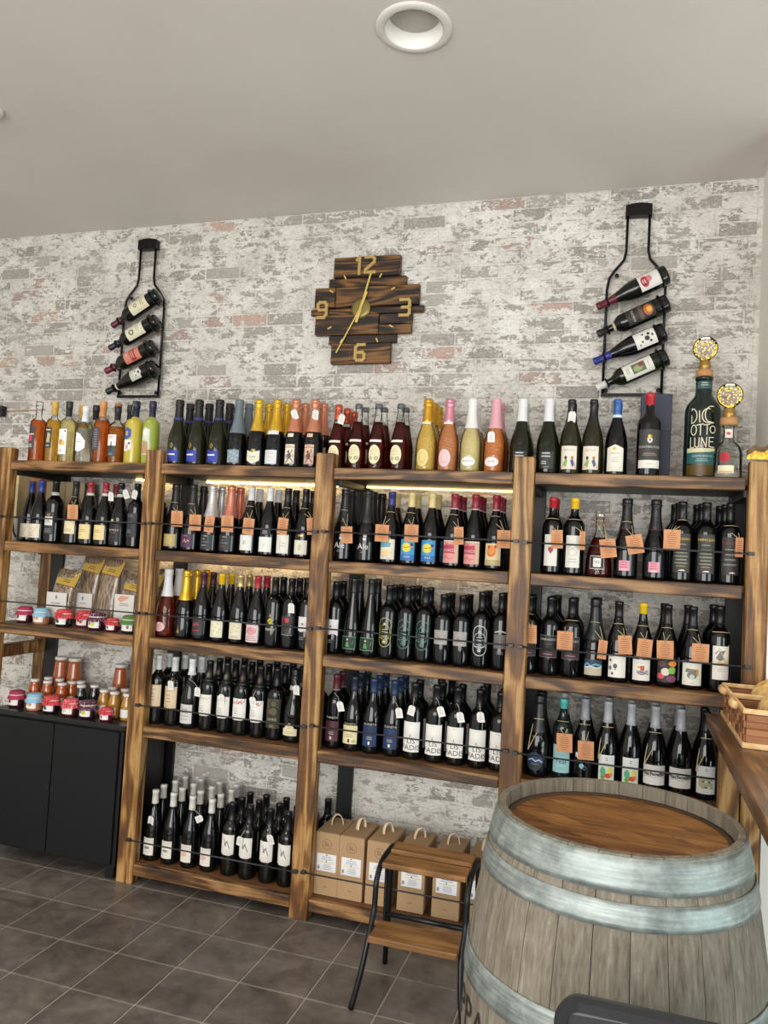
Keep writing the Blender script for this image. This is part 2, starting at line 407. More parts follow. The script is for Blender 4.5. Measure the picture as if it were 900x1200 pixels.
# bark-edged piece with gold flecks on the right post
def bark_mat():
    t = NT('rough_bark'); p = t.n('ShaderNodeTexCoord').outputs['Object']; n = t.noise(p, 60, 4, .7)
    t.out(t.ramp(n, [(.3, '#3a2a1c'), (.7, '#7d6143')]), 'Base Color'); t.bump(n, .8, .006); t.b.inputs['Roughness'].default_value = .9; return t.M
def gold_mat():
    t = NT('gold_flecks'); p = t.n('ShaderNodeTexCoord').outputs['Object']; n = t.noise(p, 140, 2, .7)
    t.out(t.ramp(n, [(.35, '#b77a18'), (.6, '#f0cf4c')]), 'Base Color'); t.b.inputs['Metallic'].default_value = .4; t.b.inputs['Roughness'].default_value = .35; t.bump(n, .6, .004); return t.M
bk = empty('bark_slab', (.47, 3.01, 1.886), 'rough bark-edged piece with golden face on top of the right post', 'decoration')
b1 = MB(); b2 = MB(); n = 9; lo, hi, fr = [], [], []
for k in range(n):
    x = .392+.2*k/(n-1); h = .022+.05*(k/(n-1))**.7+.006*sin(k*2.1)
    lo.append((x, 1.8865)); hi.append((x, 1.887+h))
MF = Matrix(((1, 0, 0, 0), (0, 0, 1, 0), (0, 1, 0, 0), (0, 0, 0, 1)))
b2.prism(lo+hi[::-1], 2.962, 2.972, gold_mat(), MF); b2.build('gold_face', bk)
bt = [(x, zz-.010+.004*sin(i*3)) for i, (x, zz) in enumerate(hi)]
b1.prism(bt+[(x, zz+.008+.004*sin(i*2.3)) for i, (x, zz) in enumerate(hi)][::-1], 2.955, 2.974, bark_mat(), MF); b1.build('bark', bk)
cd = MB().tube([(.60, 2.966, 2.19), (.52, 2.966, 2.165), (.455, 2.965, 2.145), (.418+.05, 2.968, 2.12), (.47, 2.969, 2.0), (.468, 2.969, 1.96)], .003, mat('#a3703a', .5), 6).build('cord')
tag(cd, 'thin brown cord looping down the corner above the right post', 'cord')
br = empty('wall_bracket', (-3.26, 3.37, 2.12), 'small black box bracket on brick wall at far left edge', 'bracket')
MB().box(-3.31, -3.205, 3.345, 3.384, 2.098, 2.155, BLACK, .004).build('bracket_plate', br)
MB().box(-3.212, -3.196, 3.335, 3.350, 2.13, 2.153, IRON, .002).build('bracket_tip', br)
MB().tube([(-3.20, 3.375, 2.128), (-3.12, 3.376, 2.131), (-2.95, 3.376, 2.138)], .0028, mat('#b58a66', .6), 6).build('cable', br)

# ================================================================ black cabinet in the first bay
CAB = mat('#0d0f11', .42); CABT = mat('#121314', .38)
cb = empty('black_cabinet', (-2.43, 3.18, 0), 'low matt black two-door cabinet under the jars at left', 'cabinet')
MB().box(-2.786, -2.068, 3.004, 3.335, .052, .640, CAB, .002).build('body', cb)
MB().box(-2.788, -2.060, 2.994, 3.338, .641, .664, CABT, .003).build('top_panel', cb)
MB().box(-2.083, -2.066, 2.997, 3.0035, .056, .638, CAB, .001).build('side_edge', cb)
for x0, x1 in ((-2.784, -2.4275), (-2.4225, -2.085)):
    d = MB().box(x0, x1, 2.9855, 3.003, .066, .635, mat('#0f1214', .55, 0, 'door', spec=.3), .002).build('door', cb)
    hx = x1-.012 if x1 < -2.4 else x0+.012
    MB().box(hx-.008, hx+.008, 2.983, 2.9858, .335, .365, mat('#08090a', .6), .001).build('handle', d)
for x in (-2.76, -2.10):
    for y in (3.03, 3.31): MB().box(x-.02, x+.02, y-.02, y+.02, 0, .053, CAB).build('foot', cb)
gb = empty('grey_tray', (-2.70, 3.26, .664), 'pale grey tray at the far left end of the black cabinet top', 'tray')
MB().box(-2.785, -2.665, 3.20, 3.335, .665, .672, mat('#b4afa6', .6), .002).build('base', gb)
for q in ((-2.785, -2.779, 3.20, 3.335), (-2.671, -2.665, 3.20, 3.335), (-2.779, -2.671, 3.20, 3.206), (-2.779, -2.671, 3.329, 3.335)): MB().box(*q, .6725, .70, mat('#b4afa6', .6)).build('rim', gb)

# ================================================================ clock
CX, CZ, CY = -1.208, 2.605, WALLY-.006
ck = empty('wall_clock', (CX, CY, CZ-.26), 'dark stepped plank wall clock with gold numerals on brick wall', 'clock')
planks = [(-.147, .176, .151, .246, .030), (-.170, .207, .107, .149, .022), (-.234, -.132, .012, .105, .030), (-.130, .273, .012, .105, .028), (-.254, .296, -.023, .009, .020), (-.225, .088, -.119, -.026, .030), (.090, .244, -.074, -.026, .026), (.090, .244, -.119, -.076, .029), (-.155, .176, -.160, -.121, .021), (-.137, .151, -.256, -.162, .030)]
for a, b, c, d, e in planks: MB().box(CX+a, CX+b, CY-e, CY, CZ+c, CZ+d, W_CLOCK, .003).build('plank', ck)
GOLD = mat('#b79a5c', .4, .15); GOLDB = mat('#d8bf66', .35, .2)
SEG = {'1': [[(-.2, .32), (0, .5), (0, -.5)]], '2': [[(-.36, .46), (.2, .46), (.34, .34), (.34, .14), (-.32, -.3), (-.34, -.46), (.38, -.46)]],
       '3': [[(-.36, .46), (.22, .46), (.34, .34), (.34, .1), (.22, 0), (-.2, 0)], [(.22, 0), (.34, -.1), (.34, -.34), (.22, -.46), (-.36, -.46)]],
       '6': [[(.34, .46), (-.16, .46), (-.34, .3), (-.34, -.32), (-.2, -.46), (.22, -.46), (.36, -.34), (.36, -.12), (.22, 0), (-.3, 0)]]}
SEG['9'] = [[(-x, -y) for x, y in s] for s in SEG['6']]
nseg = [0]
def numeral(s, u, v, h):
    mb = MB(); x = u-(len(s)-1)*h*.36
    for ch in s:
        for pl in SEG[ch]:
            vs, fs = stroke([(x+a*h*.78, v+b*h) for a, b in pl], h*.17, ext=.5)
            for f in fs:
                mb.prism([(CX+vs[i][0], CZ+vs[i][1]) for i in f], CY-.038-.0004*(nseg[0] % 7), CY-.0295+.0001*(nseg[0] % 7), GOLD, MF); nseg[0] += 1
        x += h*.66
    mb.build('numeral', ck)
for s, u, v in (('12', .010, .203), ('3', .213, -.004), ('6', .008, -.207), ('9', -.190, -.002)): numeral(s, u, v, .078)
for k in (1, 2, 4, 5, 7, 8, 10, 11):
    a = radians(90-30*k); r0, r1 = .165, .182
    vs, fs = stroke([(CX+r0*cos(a), CZ+r0*sin(a)), (CX+r1*cos(a), CZ+r1*sin(a))], .006)
    MB().prism(vs, CY-.034, CY-.0295, GOLDB, MF).build('hour_mark', ck)
RY = Matrix.Rotation(pi/2, 4, 'X')
MB().lathe([(0, 0), (.046, 0), (.046, .003), (.03, .0045), (0, .005)], mat('#8d7c45', .35, .4), 28, M=Matrix.Translation((CX, CY-.0305, CZ)) @ RY).build('hub_disc', ck)
def hand(p0, p1, pts, y, nm):
    vs, fs = stroke([(CX+p0[0], CZ+p0[1]), (CX+p1[0], CZ+p1[1])], pts); MB().prism(vs, y-.002, y, GOLDB, MF).build(nm, ck)
hand((-.017, -.062), (.0, .0), .013, CY-.037, 'hour_hand'); hand((0, 0), (.04, .158), .008, CY-.0365, 'hour_hand')
hand((.025, .072), (0, 0), .012, CY-.040, 'minute_hand'); hand((0, 0), (-.106, -.206), .006, CY-.0395, 'minute_hand')
MB().lathe([(0, 0), (.006, 0), (.006, .004), (0, .005)], GOLDB, 10, M=Matrix.Translation((CX, CY-.039, CZ)) @ RY).build('hand_pin', ck)

# ================================================================ ceiling lights
def downlight(x, y, R, lit, label):
    t = empty('ceiling_light', (x, y, CEIL), label, 'ceiling light')
    W = mat('#d8d5cc', .5); Z = CEIL
    MB().lathe([(R, 0), (R, -.004), (R*.97, -.008), (R*.80, -.009), (R*.76, -.006), (R*.76, -.001)], W, 40, (x, y, Z)).build('trim_ring', t)
    MB().lathe([(R*.77, -.0085), (R*.73, -.004), (R*.70, .03), (R*.66, .05)], mat('#f1efe8', .35), 40, (x, y, Z)).build('reflector', t)
    MB().lathe([(0, .0), (R*.62, .0), (R*.68, .006), (R*.70, .02)], mat('#ffdfae', .5, emit=6.) if lit else mat('#b9b4ad', .6), 40, (x, y, Z+.034)).build('diffuser', t)
downlight(LX, LY, LR, False, 'round white recessed downlight, unlit, in the ceiling above the clock')
t = empty('ceiling_sensor', (-2.375, 2.30, CEIL), 'small white round sensor on the ceiling at the left edge', 'sensor')
MB().lathe([(.05, 0), (.05, -.012), (.042, -.022), (0, -.026)], M_WHITE, 24, (-2.375, 2.30, CEIL)).build('cover', t)
MB().lathe([(.012, -.0255), (.010, -.032), (0, -.034)], mat('#c9c6bf', .3), 12, (-2.375, 2.30, CEIL)).build('lens', t)

# ================================================================ bottles
PROF = {
 'bor': ([(0, 0), (.033, 0), (.0370, .004), (.0375, .012), (.0375, .185), (.0362, .197), (.031, .209), (.022, .219), (.0158, .230), (.0142, .245), (.0138, .282), (.0150, .283), (.0150, .292), (.0140, .297), (0, .297)]),
 'bur': ([(0, 0), (.036, 0), (.0402, .005), (.0407, .012), (.0407, .125), (.0395, .142), (.0345, .168), (.0262, .195), (.0195, .217), (.0158, .235), (.0143, .25), (.0140, .283), (.0152, .284), (.0152, .293), (.0142, .297), (0, .297)]),
 'cha': ([(0, 0), (.038, 0), (.0428, .006), (.0432, .014), (.0432, .112), (.0418, .130), (.0365, .153), (.0292, .176), (.0235, .198), (.0200, .220), (.0178, .242), (.0168, .262), (.0165, .275), (.017, .277), (.017, .283), (0, .285)]),
 'rie': ([(0, 0), (.034, 0), (.0372, .005), (.0376, .012), (.0376, .095), (.0358, .120), (.030, .160), (.0222, .205), (.0168, .240), (.0146, .262), (.0140, .300), (.0150, .302), (.0150, .312), (.0142, .317), (0, .317)]),
 'liq': ([(0, 0), (.033, 0), (.0365, .004), (.037, .012), (.037, .180), (.0352, .196), (.029, .207), (.019, .214), (.0138, .222), (.0130, .262), (.0150, .264), (.0150, .276), (0, .277)]),
 'sod': ([(0, 0), (.034, 0), (.0385, .005), (.039, .012), (.039, .100), (.0372, .118), (.031, .150), (.0235, .185), (.0185, .212), (.0150, .235), (.0135, .258), (.0150, .262), (.0150, .276), (0, .278)]),
 'dec': ([(0, 0), (.044, 0), (.0490, .005), (.0495, .012), (.0475, .060), (.0430, .095), (.0340, .125), (.0230, .150), (.0170, .168), (.0155, .180), (.0155, .226), (.0175, .228), (.0175, .240), (0, .242)]),
 'jug': ([(0, 0), (.058, 0), (.0645, .006), (.0655, .016), (.0655, .255), (.0640, .272), (.0585, .290), (.0480, .305), (.0370, .318), (.0310, .330), (.0295, .345), (.0295, .385), (.033, .387), (.033, .397), (0, .398)]),
 'flask': ([(0, 0), (.044, 0), (.0485, .005), (.049, .014), (.0485, .095), (.0450, .112), (.0350, .126), (.0235, .136), (.0180, .146), (.0175, .186), (.0200, .188), (.0200, .196), (0, .197)]),
}
def scaled(p, h, r): return [(a*r, b*h) for a, b in p]
def rad(prof, z):
    for (r0, z0), (r1, z1) in zip(prof, prof[1:]):
        if z1 >= z >= z0 and z1 > z0 and r0 > 0: return r0+(r1-r0)*(z-z0)/(z1-z0)
    return .015
def glassy(col, rough=.05): return mat(col, rough, 0, 'glass', spec=.5)
def clear_glass():
    t = NT('clear_bottle_glass'); tr = t.n('ShaderNodeBsdfTransparent', {'Color': (.96, .98, .97, 1)}); gl = t.n('ShaderNodeBsdfGlossy', {'Color': (1, 1, 1, 1), 'Roughness': .03})
    fr = t.n('ShaderNodeLayerWeight', {'Blend': .2}).outputs['Fresnel']
    mx = t.n('ShaderNodeMixShader', {0: fr, 1: tr.outputs[0], 2: gl.outputs[0]})
    t.t.links.new(mx.outputs[0], t.t.nodes['Material Output'].inputs[0]); return t.M
CLEAR = clear_glass()
def liquid(col, cloudy=False, spark=False):
    if cloudy: return mat(col, .25, 0, 'cloudy', coat=.6)
    k = ('liq', col, spark)
    if k not in MATS:
        t = NT('liquid_'+col.strip('#')); b = t.b
        b.inputs['Base Color'].default_value = hexc(col); b.inputs['Roughness'].default_value = .04
        b.inputs['Transmission Weight'].default_value = .8; b.inputs['IOR'].default_value = 1.33
        if spark:
            p = t.n('ShaderNodeTexCoord').outputs['Object']; vo = t.n('ShaderNodeTexVoronoi', {'Vector': p, 'Scale': 110.}).outputs['Distance']
            t.bump(vo, .55, .006); b.inputs['Roughness'].default_value = .06; b.inputs['Coat Weight'].default_value = .6; b.inputs['Transmission Weight'].default_value = .4
        MATS[k] = t.M
    return MATS[k]
GREEN, DARK, OLIVE = '#0b0d0a', '#08080a', '#1c1e0c'
BK = '#131315'
# style: k profile, g glass colour or ('c', liquid, fill height), cap=(colour, from z, metal), h/r scale, lab = paper shapes (upper case) then print (lower case)
S = {}
def st(key, k='bor', g=DARK, cap=(BK, .232), lab=(), h=1., r=1., noun='wine bottle', **kw): S[key] = dict(k=k, g=g, cap=cap, lab=list(lab), h=h, r=r, noun=noun, **kw)
CR, WH, OW = '#dfcfa6', '#e9e6dc', '#d8d3c4'
# --- top shelf, first bay
st('amber', 'liq', ('c', '#d96a20', .205), ('clear', .226), [('R', -.026, .062, .012, .172, '#3b3f45'), ('e', -.010, .115, .011, .017, '#c23a5c'), ('r', -.022, .132, .010, .136, WH), ('d', -.008, .084, .024, 3, .006, WH)], noun='spirit bottle')
st('gold', 'liq', ('c', '#eab23a', .205), ('#c9a04c', .232), [('R', -.018, .070, .016, .168, '#2b2c28'), ('r', -.014, .152, .010, .158, '#cfc9b0'), ('p', [(-.008, .095), (.008, .095), (.011, .135), (-.003, .145)], '#b5a683'), ('d', 0, .082, .022, 2, .006, '#cfc9b0')], noun='spirit bottle')
st('pale', 'liq', ('c', '#f2e2a0', .205), ('#26272b', .226), [('R', -.026, .040, .020, .160, '#f0efec'), ('e', -.006, .098, .012, .014, '#b98c6a'), ('e', .006, .092, .009, .011, '#d9c24c'), ('e', .012, .150, .004, .004, '#3c4254'), ('e', -.002, .122, .003, .003, '#2d2d2d'), ('d', -.004, .060, .02, 2, .007, '#777')], noun='spirit bottle')
st('clear', 'liq', ('c', '#f4f3ec', .18), ('#d9dde0', .215), [('P', [(-.028, .065), (.0, .058), (.026, .080), (.026, .115), (.0, .150), (-.028, .160)], '#f3f3f3'), ('d', -.002, .118, .03, 2, .012, '#a9adb5')], h=.92, noun='spirit bottle')
st('orange', 'liq', ('c', '#ef7a22', .205), ('#c98a4c', .222), [('R', -.026, .062, .010, .172, '#41454a'), ('d', -.008, .155, .022, 8, .011, '#8a8d90')], noun='spirit bottle')
st('cognac', 'liq', ('c', '#d98426', .190), ('#1c1c1e', .228), [('R', -.026, .092, .020, .148, '#efeae4'), ('R', -.026, .038, .020, .092, '#3c4143'), ('r', -.018, .128, .008, .142, '#e0b6ac'), ('r', -.004, .075, .001, .112, '#26282a'), ('d', -.002, .052, .024, 2, .007, '#9fa2a0')], h=.92, topcap='#a2663c', noun='spirit bottle')
st('lemon', 'liq', ('f', '#b8a838', .215), ('#16213a', .222), [('P', [(-.026, .128), (-.008, .112), (.012, .128), (.012, .158), (-.008, .172), (-.026, .158)], '#3a50a0'), ('P', [(-.026, .062), (-.012, .058), (.002, .064), (.014, .070), (.014, .112), (-.026, .112)], '#e8e3e4'), ('e', -.008, .147, .008, .005, '#c9b13a'), ('d', -.008, .138, .018, 2, .006, WH), ('e', -.004, .080, .006, .012, '#c9a09c'), ('e', .006, .096, .005, .006, '#5565a5')], r=1.12, noun='liqueur bottle', dots=True)
st('lime', 'liq', ('f', '#93a03c', .215), ('#2b2440', .222), [('P', [(-.028, .045), (.016, .045), (.016, .160), (-.006, .172), (-.028, .160)], '#c2d2c6'), ('e', -.006, .145, .014, .014, '#dfe6df'), ('p', [(-.026, .05), (.014, .05), (.008, .105), (-.018, .110)], '#b08f68'), ('e', -.004, .122, .014, .008, '#d8d9b0')], r=1.02, noun='liqueur bottle')
# --- top shelf sparkling
BLUEL = [('P', [(-.030, .018), (.026, .018), (.026, .070), (.0, .066), (-.030, .075)], '#2b3aa2'), ('p', [(-.006, .076), (-.014, .090), (-.006, .104), (.002, .090)], '$#b9a95c'), ('p', [(-.006, .082), (-.010, .090), (-.006, .098), (-.002, .090)], '#33321c'), ('r', -.027, .046, .012, .0525, '#dfe2ef'), ('d', -.010, .036, .022, 1, .004, '#8e97d6')]
st('blue', 'cha', OLIVE, (BK, .206), BLUEL, band=('#2d3163', .206, .222), noun='sparkling wine')
st('steel', 'cha', DARK, ('#66727a', .150), [('R', -.030, .018, .028, .075, '#8799a4')]+[('e', -.025+.008*((i*5) % 7), .024+.0065*i, .0035, .0025, '#cfd9e0') for i in range(8)], noun='sparkling wine')
st('chev', 'cha', DARK, ('$d9b13c', .160), [('P', [(-.032, .030), (.0, .014), (.032, .030), (.032, .075), (.0, .064), (-.032, .075)], '#e6e0cb'), ('e', 0, .072, .009, .008, '$#9b8c4a'), ('t', 'CUVEE', 0, .045, .010, '#4c4a40'), ('d', 0, .033, .03, 1, .004, '#9c9788')], noun='sparkling wine')
st('whit', 'cha', DARK, ('$d9ad32', .160), [('R', -.030, .016, .030, .076, '#dcdde2'), ('R', -.030, .145, .030, .163, '#e2e2e4'), ('d', 0, .066, .04, 2, .006, '#b5b2a4'), ('t', 'BRUT', 0, .045, .012, '#d0c58c'), ('d', 0, .030, .03, 1, .004, '#c6c3b8')], noun='sparkling wine')
def demon(paper, ink):
    return [('R', -.022, .018, .022, .102, paper), ('R', -.014, .134, .012, .150, paper), ('r', -.022, .0885, .022, .0905, ink), ('d', 0, .0945, .034, 1, .004, ink), ('e', .0, .052, .009, .013, ink), ('e', -.004, .070, .0045, .006, ink), ('l', [(.002, .06), (.012, .072), (.010, .080)], .003, ink), ('l', [(-.006, .058), (-.015, .052), (-.013, .042)], .003, ink), ('l', [(.004, .042), (.012, .034), (.016, .026)], .0035, ink), ('l', [(-.004, .042), (-.006, .032), (-.014, .025)], .0035, ink), ('l', [(.014, .046), (.017, .055), (.015, .06)], .002, ink), ('r', -.02, .0205, .02, .0215, ink)]
st('demon', 'cha', DARK, ('$d08a6c', .158), demon('#e4d9c4', '#5b5450'), noun='sparkling wine')
st('demonp', 'cha', DARK, ('$d08a6c', .158), demon('#dcb49c', '#5e4640'), noun='sparkling wine')
SODL = [('R', -.028, .118, .026, .128, '#efe9dc'), ('E', -.002, .066, .026, .040, '#e9dfb4'), ('d', -.002, .090, .03, 3, .007, '#c8bf94'), ('d', -.002, .066, .034, 1, .006, '#b9b48e'), ('o', -.014, .050, .0045, .0045, .002, '#4a4636'), ('o', .008, .050, .006, .006, .0025, '#4a4636')]
st('soda', 'sod', ('c', '#7a1712', .205), ('#5d5f60', .268), SODL, noun='soda bottle')
st('sodar', 'sod', ('c', '#7a1712', .205), ('$c65a40', .222), SODL, h=.96, noun='soda bottle')
st('ggold', 'cha', ('s', '#efc661', .200), ('$cf9a2c', .205), [('E', -.004, .056, .026, .036, '#e0cd84'), ('R', -.0215, .196, .0215, .207, '#e6ddc0'), ('o', -.004, .058, .012, .020, .0015, '#c2a858'), ('d', -.004, .034, .03, 1, .004, '#b39c54')], noun='sparkling wine')
st('gpink', 'cha', ('s', '#e0905a', .200), ('$dc93a4', .205), [('E', -.004, .056, .026, .036, '#ebc4c6'), ('R', -.0215, .196, .0215, .207, '#eadfd0'), ('o', -.004, .058, .012, .020, .0015, '#cf9ba2'), ('d', -.004, .036, .034, 1, .004, '#b98088')], noun='sparkling wine')
st('gwhite', 'cha', ('s', '#f0dc9c', .185), ('#e2e1e0', .180), [('E', -.004, .044, .030, .019, '#e8e6e2'), ('t', 'MOSCATO', -.004, .045, .0095, '#6d6c74')], noun='sparkling wine')
st('grose', 'cha', ('s', '#e58a44', .185), ('#d9a0a8', .180), [('E', -.004, .044, .030, .019, '#efe3e4'), ('t', 'ROSE', -.004, .045, .011, '#7d6c74')], noun='sparkling wine')
st('prosec', 'cha', '#131708', ('#dcdcdd', .210), [('R', -.030, .022, .026, .088, '#33352f'), ('d', -.004, .080, .040, 2, .012, '#c9c9c4'), ('d', -.012, .048, .024, 2, .008, '#d9d9d4'), ('d', -.002, .028, .03, 1, .005, '#bbb')], noun='sparkling wine')
st('women', 'bur', '#22220e', ('#1b1a1c', .215), [('R', -.033, .022, .030, .112, '#e3d6c6'), ('l', [(-.024, .094), (-.016, .100), (-.012, .093), (-.004, .099), (.006, .093), (.014, .099), (.020, .094)], .0014, '#77706a'), ('e', -.012, .066, .005, .007, '#3b2620'), ('e', .012, .066, .005, .007, '#b07a3c'), ('p', [(-.022, .040), (-.011, .030), (-.004, .056), (-.013, .060)], '#7fae58'), ('p', [(.004, .056), (.013, .030), (.022, .044), (.014, .060)], '#4c5590'), ('l', [(-.027, .028), (-.018, .05)], .003, '#d9a184'), ('l', [(.026, .028), (.018, .05)], .003, '#d9a184')])
st('bluecap', 'bur', DARK, ('#2d5c9c', .236), [('P', [(-.032, .018), (.032, .018), (.032, .106), (.018, .112), (0, .120), (-.018, .112), (-.032, .106)], '#e2ddcf'), ('e', -.003, .104, .007, .006, '#d3b64c'), ('l', [(-.018, .084), (-.010, .089), (-.004, .083), (.006, .088), (.016, .084)], .0014, '#6b675c'), ('d', 0, .068, .026, 3, .007, '#bab5a6')], band=('#d5dde4', .226, .238))
st('crest', 'bor', DARK, ('#b4262c', .255), [('R', -.037, .058, .037, .165, '#3a3937'), ('R', -.037, .030, .037, .058, '#e4ded2'), ('e', 0, .140, .006, .006, '$#c9a24c'), ('p', [(-.008, .134), (.008, .134), (.007, .122), (0, .116), (-.007, .122)], '#dcd6cb'), ('p', [(-.004, .131), (.004, .131), (0, .121)], '#b0423c'), ('t', 'FONTERUTOLI', 0, .103, .0105, '#c9c4b8'), ('d', 0, .080, .05, 2, .006, '#a08f80'), ('d', 0, .044, .026, 1, .004, '#98928a')], h=1.08, r=1.16)
# --- second shelf
st('bcream', 'bur', DARK, ('#2b3f86', .240), [('R', -.034, .022, .034, .088, '#dcd3bd'), ('l', [(-.020, .068), (-.006, .060), (.004, .050), (.024, .074)], .0012, '#8f8876'), ('e', -.012, .070, .0015, .0015, '#55504a'), ('e', .002, .070, .0015, .0015, '#55504a'), ('d', -.008, .044, .032, 3, .007, '#b09c84')])
st('bframe', 'bor', DARK, ('#17181a', .245), [('R', -.024, .042, .024, .148, '#2c2d31'), ('r', -.020, .085, .020, .126, '#d8d6d0'), ('e', 0, .135, .010, .005, '$#a8894c'), ('d', 0, .106, .026, 2, .008, '#777'), ('d', 0, .066, .034, 3, .007, '#8b8c90')], band=('#bcbcb6', .228, .244), r=1.08)
st('creamk', 'bur', DARK, ('#1e2022', .232), [('R', -.032, .050, .032, .110, '#ded2ae'), ('d', 0, .070, .045, 2, .008, '#a08f70')])
st('redcr', 'bur', DARK, ('#9c2c38', .246), [('R', -.033, .030, .031, .098, '#e0cd95'), ('d', -.004, .072, .044, 2, .008, '#b08d55'), ('d', -.008, .048, .014, 1, .006, '#c29160')], band=('#d9d2c0', .234, .247))
st('brunel', 'bur', DARK, ('#1d1f28', .246), [('R', -.034, .026, .032, .108, '#1f1a1d'), ('e', -.008, .122, .007, .008, '#cfc970'), ('t', 'BRUNELLO', -.002, .079, .0115, '#cfc6b8'), ('d', -.002, .066, .04, 1, .004, '#998f88'), ('d', -.004, .046, .022, 1, .005, '#a0464c')], band=('#c9c6bd', .232, .246))
st('btext', 'bor', DARK, ('#17181b', .232), [('R', -.030, .050, .028, .160, '#2a2c31'), ('d', -.006, .150, .036, 2, .007, '#7d8188'), ('t', 'PRIMO', -.006, .117, .010, '#b5b8bc'), ('d', -.008, .080, .028, 2, .008, '#8a8d93')])
st('plain', 'bor', DARK, (BK, .232), [])
st('champg', 'cha', DARK, ('#17171a', .165), [('R', -.032, .020, .032, .075, '#b39c64'), ('d', -.004, .064, .04, 4, .010, '#d8c48c')], noun='sparkling wine')
st('purple', 'cha', DARK, ('#17171a', .165), [('R', -.033, .020, .031, .078, '#4a2546'), ('d', -.002, .070, .022, 1, .006, '#b09ab0'), ('l', [(-.014, .042), (-.004, .056), (.0, .042), (.012, .052), (.016, .046)], .002, '#d9c9a0')], noun='sparkling wine')
def mscript(c2): return [('R', -.032, .016, .030, .082, '#2b2f31'), ('d', 0, .074, .03, 1, .005, '#c9c9c6'), ('d', -.008, .060, .014, 1, .007, c2), ('d', 0, .047, .048, 1, .008, '#7b7f80'), ('d', -.006, .033, .03, 1, .005, c2)]
st('silv', 'cha', DARK, ('$c9c9cc', .160), mscript('#c9c9c6'), noun='sparkling wine')
st('rosef', 'cha', DARK, ('$cf7f6c', .160), mscript('#c06a64'), noun='sparkling wine')
st('wcap', 'bur', DARK, ('#d5d7d8', .240), [('R', -.030, .022, .030, .088, '#dedfd8'), ('l', [(-.006, .048), (-.004, .064)], .003, '#7c7d76'), ('d', .004, .060, .012, 2, .010, '#b5b6ae')])
st('wcapb', 'bur', DARK, ('#dfe0e0', .240), [('R', -.031, .020, .031, .084, '#e0e1da'), ('R', -.024, .092, .024, .120, '#1d1e21'), ('d', 0, .108, .026, 2, .008, '#bfc0bc'), ('l', [(-.004, .042), (.002, .056)], .002, '#8d8e86')])
st('kcap', 'bur', DARK, ('#1b1b1d', .235), [('R', -.031, .018, .029, .098, '#dddcd0'), ('l', [(-.008, .035), (-.008, .080)], .002, '#a9a79a'), ('d', .006, .060, .02, 2, .012, '#bdbbae')])
st('kcapg', 'bur', DARK, ('#1b1b1d', .235), [('R', -.031, .018, .031, .078, '#dcdccb'), ('e', 0, .098, .014, .004, '$#a8905a'), ('e', 0, .048, .007, .014, '#c4c3a6')])
st('ale', 'cha', DARK, ('#1b1c1e', .165), [('R', -.003, .092, .010, .102, '#dcdcd8'), ('R', -.002, .106, .012, .112, '#cfcfcb'), ('t', 'Ale', -.002, .066, .034, '#d5d5d0'), ('d', 0, .046, .026, 2, .006, '#8f8f8c')], noun='sparkling wine')
st('beach', 'bur', DARK, ('#2a2c72', .240), [('R', -.032, .020, .032, .102, '#ddd6c4'), ('p', [(-.030, .068), (.012, .070), (.016, .086), (-.030, .096)], '#5ea0ae'), ('p', [(-.028, .050), (0, .060), (.024, .046), (.02, .040), (-.028, .038)], '#e9c98a'), ('l', [(-.026, .036), (-.010, .032), (.006, .036)], .002, '#c8503c'), ('d', .008, .026, .024, 1, .004, '#8d8878')])
SUN = [('R', -.032, .020, .030, .106, '#3c92c4'), ('e', -.004, .073, .019, .019, '#e8cf3c'), ('p', [(-.032, .020), (.030, .020), (.030, .044), (-.032, .044)], '#2d6cae'), ('l', [(-.020, .074), (-.002, .072), (.016, .080)], .0022, '#4b3a2c'), ('e', .018, .084, .006, .006, '#2f3550'), ('l', [(.010, .070), (.022, .078)], .004, '#d08a6c'), ('t', 'ISOLA', 0, .035, .009, '#e6eaf0')]
st('sun', 'bur', DARK, ('#d8c284', .238), SUN)
ROS = [('R', -.036, .020, .032, .105, '#d8938c'), ('R', -.036, .104, .032, .110, '#dcd0ba'), ('p', [(-.034, .060), (.016, .058), (.012, .094), (-.034, .090)], '#b23a50'), ('p', [(-.010, .092), (-.024, .092), (-.016, .100)], '#c95a64'), ('r', .016, .022, .031, .100, '#cdb097'), ('t', 'ROSCE', -.008, .070, .015, '#e6c9c2'), ('l', [(-.030, .038), (-.018, .046), (-.006, .036), (.008, .040)], .0025, '#b04a4c')]
st('rosce', 'bur', DARK, ('#8e2636', .240), ROS, band=('#cdb8b0', .236, .241))
st('smile', 'bur', DARK, ('#8e2636', .240), [('R', -.034, .020, .032, .106, '#dcc79c'), ('e', -.006, .076, .019, .024, '#dd8a3c'), ('l', [(-.022, .068), (-.012, .058), (.000, .060), (.008, .070)], .003, '#a84a24'), ('e', -.016, .092, .005, .006, '#b03a2c'), ('e', .010, .094, .005, .006, '#b03a2c'), ('r', -.034, .020, .032, .042, '#b7a677'), ('d', 0, .032, .02, 1, .004, '#e6dcb8')], band=('#cdb8b0', .236, .241))
st('heart', 'bor', DARK, ('#b0222a', .256), [('R', -.024, .032, .024, .152, '#dcd9ce'), ('p', [(-.009, .092), (0, .078), (.009, .092), (.008, .104), (-.008, .104)], '#9b3a42')], r=1.06)
st('engr', 'bor', DARK, ('#e3b822', .255), [('R', -.026, .030, .026, .152, '#dedbd0'), ('l', [(-.02, .10), (-.010, .112), (0, .10), (.010, .112), (.020, .098)], .0016, '#a9a69c'), ('o', 0, .088, .014, .012, .0014, '#aba89e'), ('d', 0, .060, .034, 2, .010, '#b5b2a8')], r=1.06)
